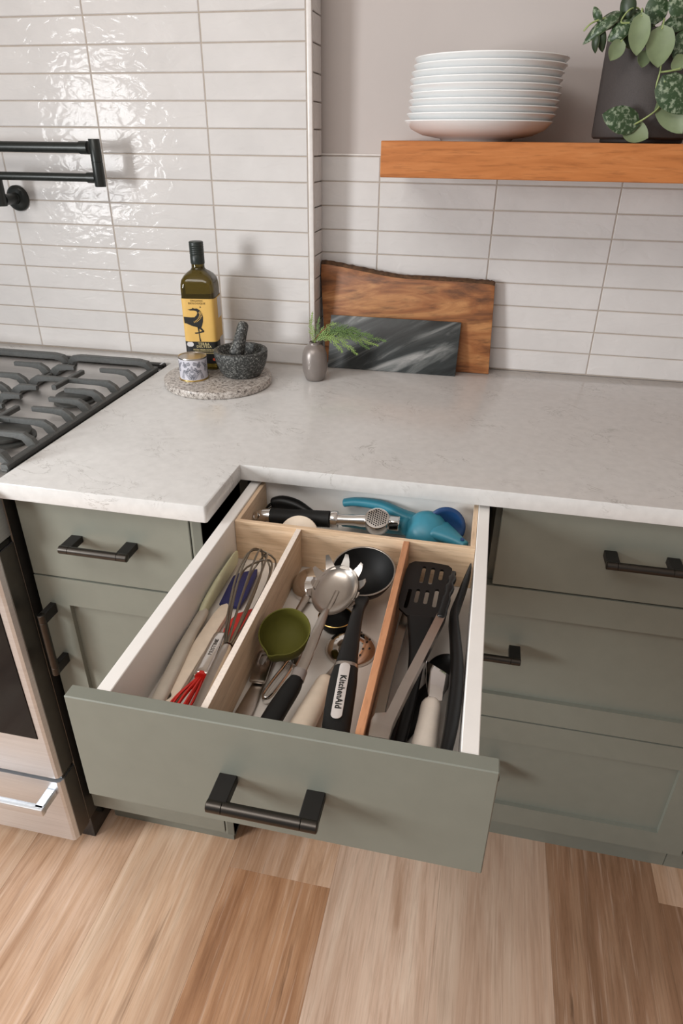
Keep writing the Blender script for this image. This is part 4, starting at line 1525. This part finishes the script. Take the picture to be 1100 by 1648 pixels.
# open u-channel arms
def channel(b, pts, w, h, up=(0, 0, 1)):
    P = [Vector(p) for p in smooth_path(pts, 4)]
    rings = []
    for i, p in enumerate(P):
        t_ = (P[min(len(P) - 1, i + 1)] - P[max(0, i - 1)]).normalized()
        s_ = t_.cross(Vector(up)).normalized()
        v_ = s_.cross(t_)
        th = .0009
        rings.append([p + s_ * a + v_ * c for a, c in ((-w, -h), (-w, h), (w, h), (w, -h), (w - th, -h), (w - th, h - th), (-w + th, h - th), (-w + th, -h))])
    loft(b, rings)


channel(b, [(.3350, -1.0400, .8620), (.3480, -.9750, .8640), (.3620, -.9100, .8640), (.3780, -.8320, .8630)], .0056, .0055)
part('arm', b, 'satin', g, 40)
b = nb()
channel(b, [(.3275, -1.0400, .8560), (.3268, -.9600, .8500), (.3285, -.8800, .8420), (.3310, -.8000, .8340)], .0052, .0050)
part('arm', b, 'wire_steel', g, 40)
b = nb()
slab(b, [(-.0095, -.012), (-.0110, .010), (-.0080, .020), (.0100, .026), (.0130, .010), (.0110, -.012)], .0120, basis((.3312, -1.0330, .8560), (1, 0, 0), (0, 1, 0)), (), 0, .0015)
part('hinge', b, 'satin', g, 40)
b = nb()
sc_pts = []
for k in range(13):
    u = k / 12
    sc_pts.append((.3775 + .0130 * u - .004 * u * u, -.8360 + .1020 * u, .8640 + .006 * math.sin(u * 3), .0058 + .0016 * math.sin(u * math.pi * 8) * (1 if u > .35 else .2) - .002 * u * u, .0072 - .002 * u))
sweep(b, sc_pts, 12, 2.8, 0, (0, 0, 1), 3)
part('scalloped_tip', b, 'nylon', g, 45)
b = nb()
sweep(b, [(.3310, -.8040, .8340, .0054, .0052), (.3300, -.7600, .8320, .0068, .0055), (.3290, -.7200, .8300, .0068, .0050), (.3295, -.7000, .8300, .0040, .0036)], 12, 2.8)
part('scalloped_tip', b, 'nylon', g, 45)

g = thing('black_spoon', 'black nylon spoon lying on the drawer floor under the steel tongs', 'spoon', (.37, -.93, FB))
b = nb()
c4 = Vector((.3870, -.8720, FB + .0008))
rings = []
for r, h in ((.0190, .0001), (.0225, .0040), (.0240, .0100), (.0228, .0102), (.0195, .0050), (.0100, .0022), (.0005, .0018)):
    rings.append([c4 + Vector((math.cos(2 * math.pi * k / 36) * r * .86 + math.sin(2 * math.pi * k / 36) * r * .25, math.sin(2 * math.pi * k / 36) * r * 1.25, h)) for k in range(36)])
loft(b, rings, 0, True, True)
part('bowl', b, 'nylon', g, 50)
b = nb()
sweep(b, [(.3800, -.8960, .8090, .0100, .0026), (.3700, -.9200, .8075, .0130, .0024), (.3520, -.9700, .8070, .0130, .0020), (.3400, -1.0100, .8070, .0070, .0020), (.3350, -1.0440, .8070, .0050, .0020)], 12, 2.6)
part('handle', b, 'nylon', g, 45)

g = thing('cheese_plane', 'flared polished steel scraper with a chunky white handle in the right compartment', 'scraper', (.38, -.96, FB))
b = nb()
HM = basis((.3835, -.9420, .8320), (1, .16, 0), (-.05, 1, .14))
slab(b, [(-.0070, -.004), (.0070, -.004), (.0090, .004), (.0235, .0290), (-.0090, .0540), (-.0105, .0200), (-.0090, .004)], .0016, HM, (), 0, .0003)
part('blade', b, 'chrome', g, 30)
b = nb()
sweep(b, [(.3786, -.9440, .8305, .0074, .0060), (.3785, -.9480, .8302, .0076, .0062)], 14, 2.2, 0, (0, 0, 1), 1, False)
part('ferrule', b, 'chrome', g, 40)
b = nb()
sweep(b, [(.3785, -.9485, .8300, .0096, .0090), (.3788, -.9540, .8298, .0116, .0102), (.3782, -.9760, .8280, .0120, .0110), (.3770, -1.0050, .8250, .0138, .0122), (.3755, -1.0410, .8210, .0150, .0126)], 18, 2.1)
part('grip', b, 'white_plastic', g, 45)

g = thing('long_spatula', 'long curved black spatula on edge along the drawer\u2019s right side', 'spatula', (.404, -.87, FB))
b = nb()
sweep(b, [(.4090, -.7000, .8480, .0022, .0160), (.4040, -.7350, .8490, .0036, .0180), (.3975, -.7750, .8460, .0046, .0170), (.3935, -.8060, .8450, .0062, .0140), (.3980, -.8480, .8450, .0070, .0120), (.4030, -.8950, .8450, .0078, .0120), (.4045, -.9450, .8450, .0082, .0125), (.4030, -.9920, .8430, .0076, .0125), (.3990, -1.0330, .8400, .0060, .0110), (.3975, -1.0410, .8390, .0050, .0100)], 16, 2.6)
part('body', b, 'nylon', g, 45)

# ------------------------------------------------------------------ utensils, rear compartment
g = thing('tenderizer', 'chrome tool with a perforated round head and a black ribbed grip', 'tool', (.16, -.60, FB))
b = nb()
axis = Vector((1, .045, .055))
p0 = Vector((.0560, -.6090, .8460))
lathe(b, [(.0005, 0), (.0070, .0010), (.0105, .005), (.0128, .014), (.0138, .0260), (.0130, .0265)], p0, axis, 24)
lathe(b, [(.0062, .0), (.0068, .0016), (.0050, .0018), (.0044, .0008)], p0 + Vector((-.0006 + .004, -.0075, .0045)), Vector((-.65, -.6, .45)), 16)
part('end_cap', b, 'chrome', g, 40)
b = nb()
pr_ = []
for k in range(27):
    pr_ += [(.0134, .0268 + k * .0037), (.0137, .0282 + k * .0037)]
lathe(b, pr_, p0, axis, 24)
part('grip', b, 'rubber', g, 40)
b = nb()
lathe(b, [(.0138, .1272), (.0142, .1285), (.0142, .1365), (.0130, .1380), (.0095, .1385), (.0085, .150), (.0088, .165), (.0105, .1760), (.0105, .184)], p0, axis, 24)
part('neck', b, 'chrome', g, 40)
hc = p0 + axis.normalized() * .2020
hn = Vector((.02, -.42, .9)).normalized()
b = nb()
lathe(b, [(.0188, -.0110), (.0205, -.0090), (.0208, .0070), (.0195, .0092), (.0170, .0100), (.0005, .0100)], hc, hn, 36)
box(b, hc.x + .018, hc.x + .036, hc.y - .010, hc.y + .010, hc.z - .009, hc.z + .009, .002)
part('round_head', b, 'chrome', g, 40)
b = nb()
hx, hy, hz = frame(hn)
for i in range(-4, 5):
    for j in range(-4, 5):
        u, v_ = (i + .5 * (j % 2)) * .0040, j * .0035
        if u * u + v_ * v_ < .0162 ** 2:
            lathe(b, [(.0013, 0), (.0013, .0005)], hc + hx * u + hy * v_ + hn * .0099, hn, 8)
o = part('perforations', b, 'black_gloss', g, 0)

g = thing('citrus_squeezer', 'teal enamel citrus squeezer lying at the back right of the open drawer', 'squeezer', (.30, -.57, FB))
b = nb()
sweep(b, [(.1940, -.5660, .8300, .0110, .0080), (.2100, -.5640, .8310, .0140, .0090), (.2500, -.5640, .8300, .0150, .0095), (.2850, -.5700, .8340, .0160, .0110), (.3050, -.5790, .8420, .0180, .0140)], 18, 2.6)
part('lower_handle', b, 'teal', g, 45)
b = nb()
sweep(b, [(.1930, -.5490, .8560, .0085, .0060), (.2150, -.5480, .8600, .0095, .0065), (.2550, -.5500, .8590, .0105, .0075), (.2900, -.5580, .8520, .0110, .0070), (.3150, -.5660, .8480, .0130, .0090)], 18, 2.6)
part('upper_handle', b, 'teal', g, 45)
b = nb()
bc3 = Vector((.3360, -.5830, .8400))
sq_n = Vector((.05, -.55, .80)).normalized()
lathe(b, [(.0345, -.0130), (.0350, -.0100), (.0338, .0020), (.0300, .0130), (.0225, .0210), (.0130, .0250), (.0005, .0262)], bc3, sq_n, 40)
part('bowl', b, 'teal', g, 50)
b = nb()
sweep(b, [(.3560, -.5900, .8480, .0240, .0110), (.3740, -.6020, .8460, .0160, .0100), (.3890, -.6130, .8440, .0100, .0085), (.3980, -.6200, .8430, .0078, .0075)], 18, 2.4)
part('hinge_tip', b, 'teal', g, 50)
b = nb()
lathe(b, [(.0032, 0), (.0032, .003), (.0020, .0034)], (.3935, -.6170, .8500), (0, -.3, 1), 12)
part('pin', b, 'blue_dark', g, 40)
b = nb()
lathe(b, [(.0310, 0), (.0325, .002), (.0325, .006), (.0300, .008), (.0250, .0075), (.0220, .004), (.0005, .003)], (.3640, -.5700, .8440), Vector((.25, -.85, .35)), 40)
part('inner_cup', b, 'blue_dark', g, 50)

g = thing('black_whisk', 'black wire whisk with a tapered black handle at the back of the drawer', 'whisk', (.10, -.56, FB))
b = nb()
sweep(b, [(.0690, -.5530, .8420, .0090, .0098), (.0850, -.5520, .8450, .0110, .0118), (.1100, -.5560, .8440, .0105, .0108), (.1350, -.5640, .8390, .0070, .0068), (.1540, -.5700, .8350, .0030, .0030)], 16, 2.2)
part('handle', b, 'nylon', g, 45)
b = nb()
lathe(b, [(.0022, 0), (.0026, .002), (.0020, .010)], (.1540, -.5700, .8350), (1, -.3, -.2), 10)
part('tip', b, 'satin', g, 45)
b = nb()
for k in range(4):
    dz = (-.006, 0, .004, -.010)[k]
    wire(b, [(.0710, -.5540, .842 + dz * .5), (.0620 + k * .001, -.5680 + .002 * k, .8400 + dz), (.0575 + .0015 * k, -.5900 + .003 * k, .8330 + dz), (.0570 + .0015 * k, -.6200 + .004 * k, .8240 + dz * .6), (.0600 + .002 * k, -.6480 + .005 * k, .8160)], .0013)
part('wires', b, 'nylon', g, 60)

g = thing('jar_lid', 'round off-white lid standing on edge behind the wooden cross board', 'lid', (.138, -.64, FB))
b = nb()
ln2 = Vector((0, -.82, .57)).normalized()
lathe(b, [(.0005, 0), (.0310, 0), (.0325, .001), (.0325, .0045), (.0310, .0055), (.0005, .0055)], (.1380, -.6390, .8360), ln2, 40)
part('disc', b, 'cream', g, 40)

g = thing('black_peeler', 'flat black utensil handle lying just behind the cross board', 'utensil', (.32, -.64, FB))
b = nb()
sweep(b, [(.2560, -.6460, .8300, .0060, .0040), (.3000, -.6440, .8420, .0085, .0045), (.3500, -.6430, .8480, .0090, .0045), (.3700, -.6430, .8490, .0080, .0040)], 14, 3)
part('handle', b, 'nylon', g, 40)
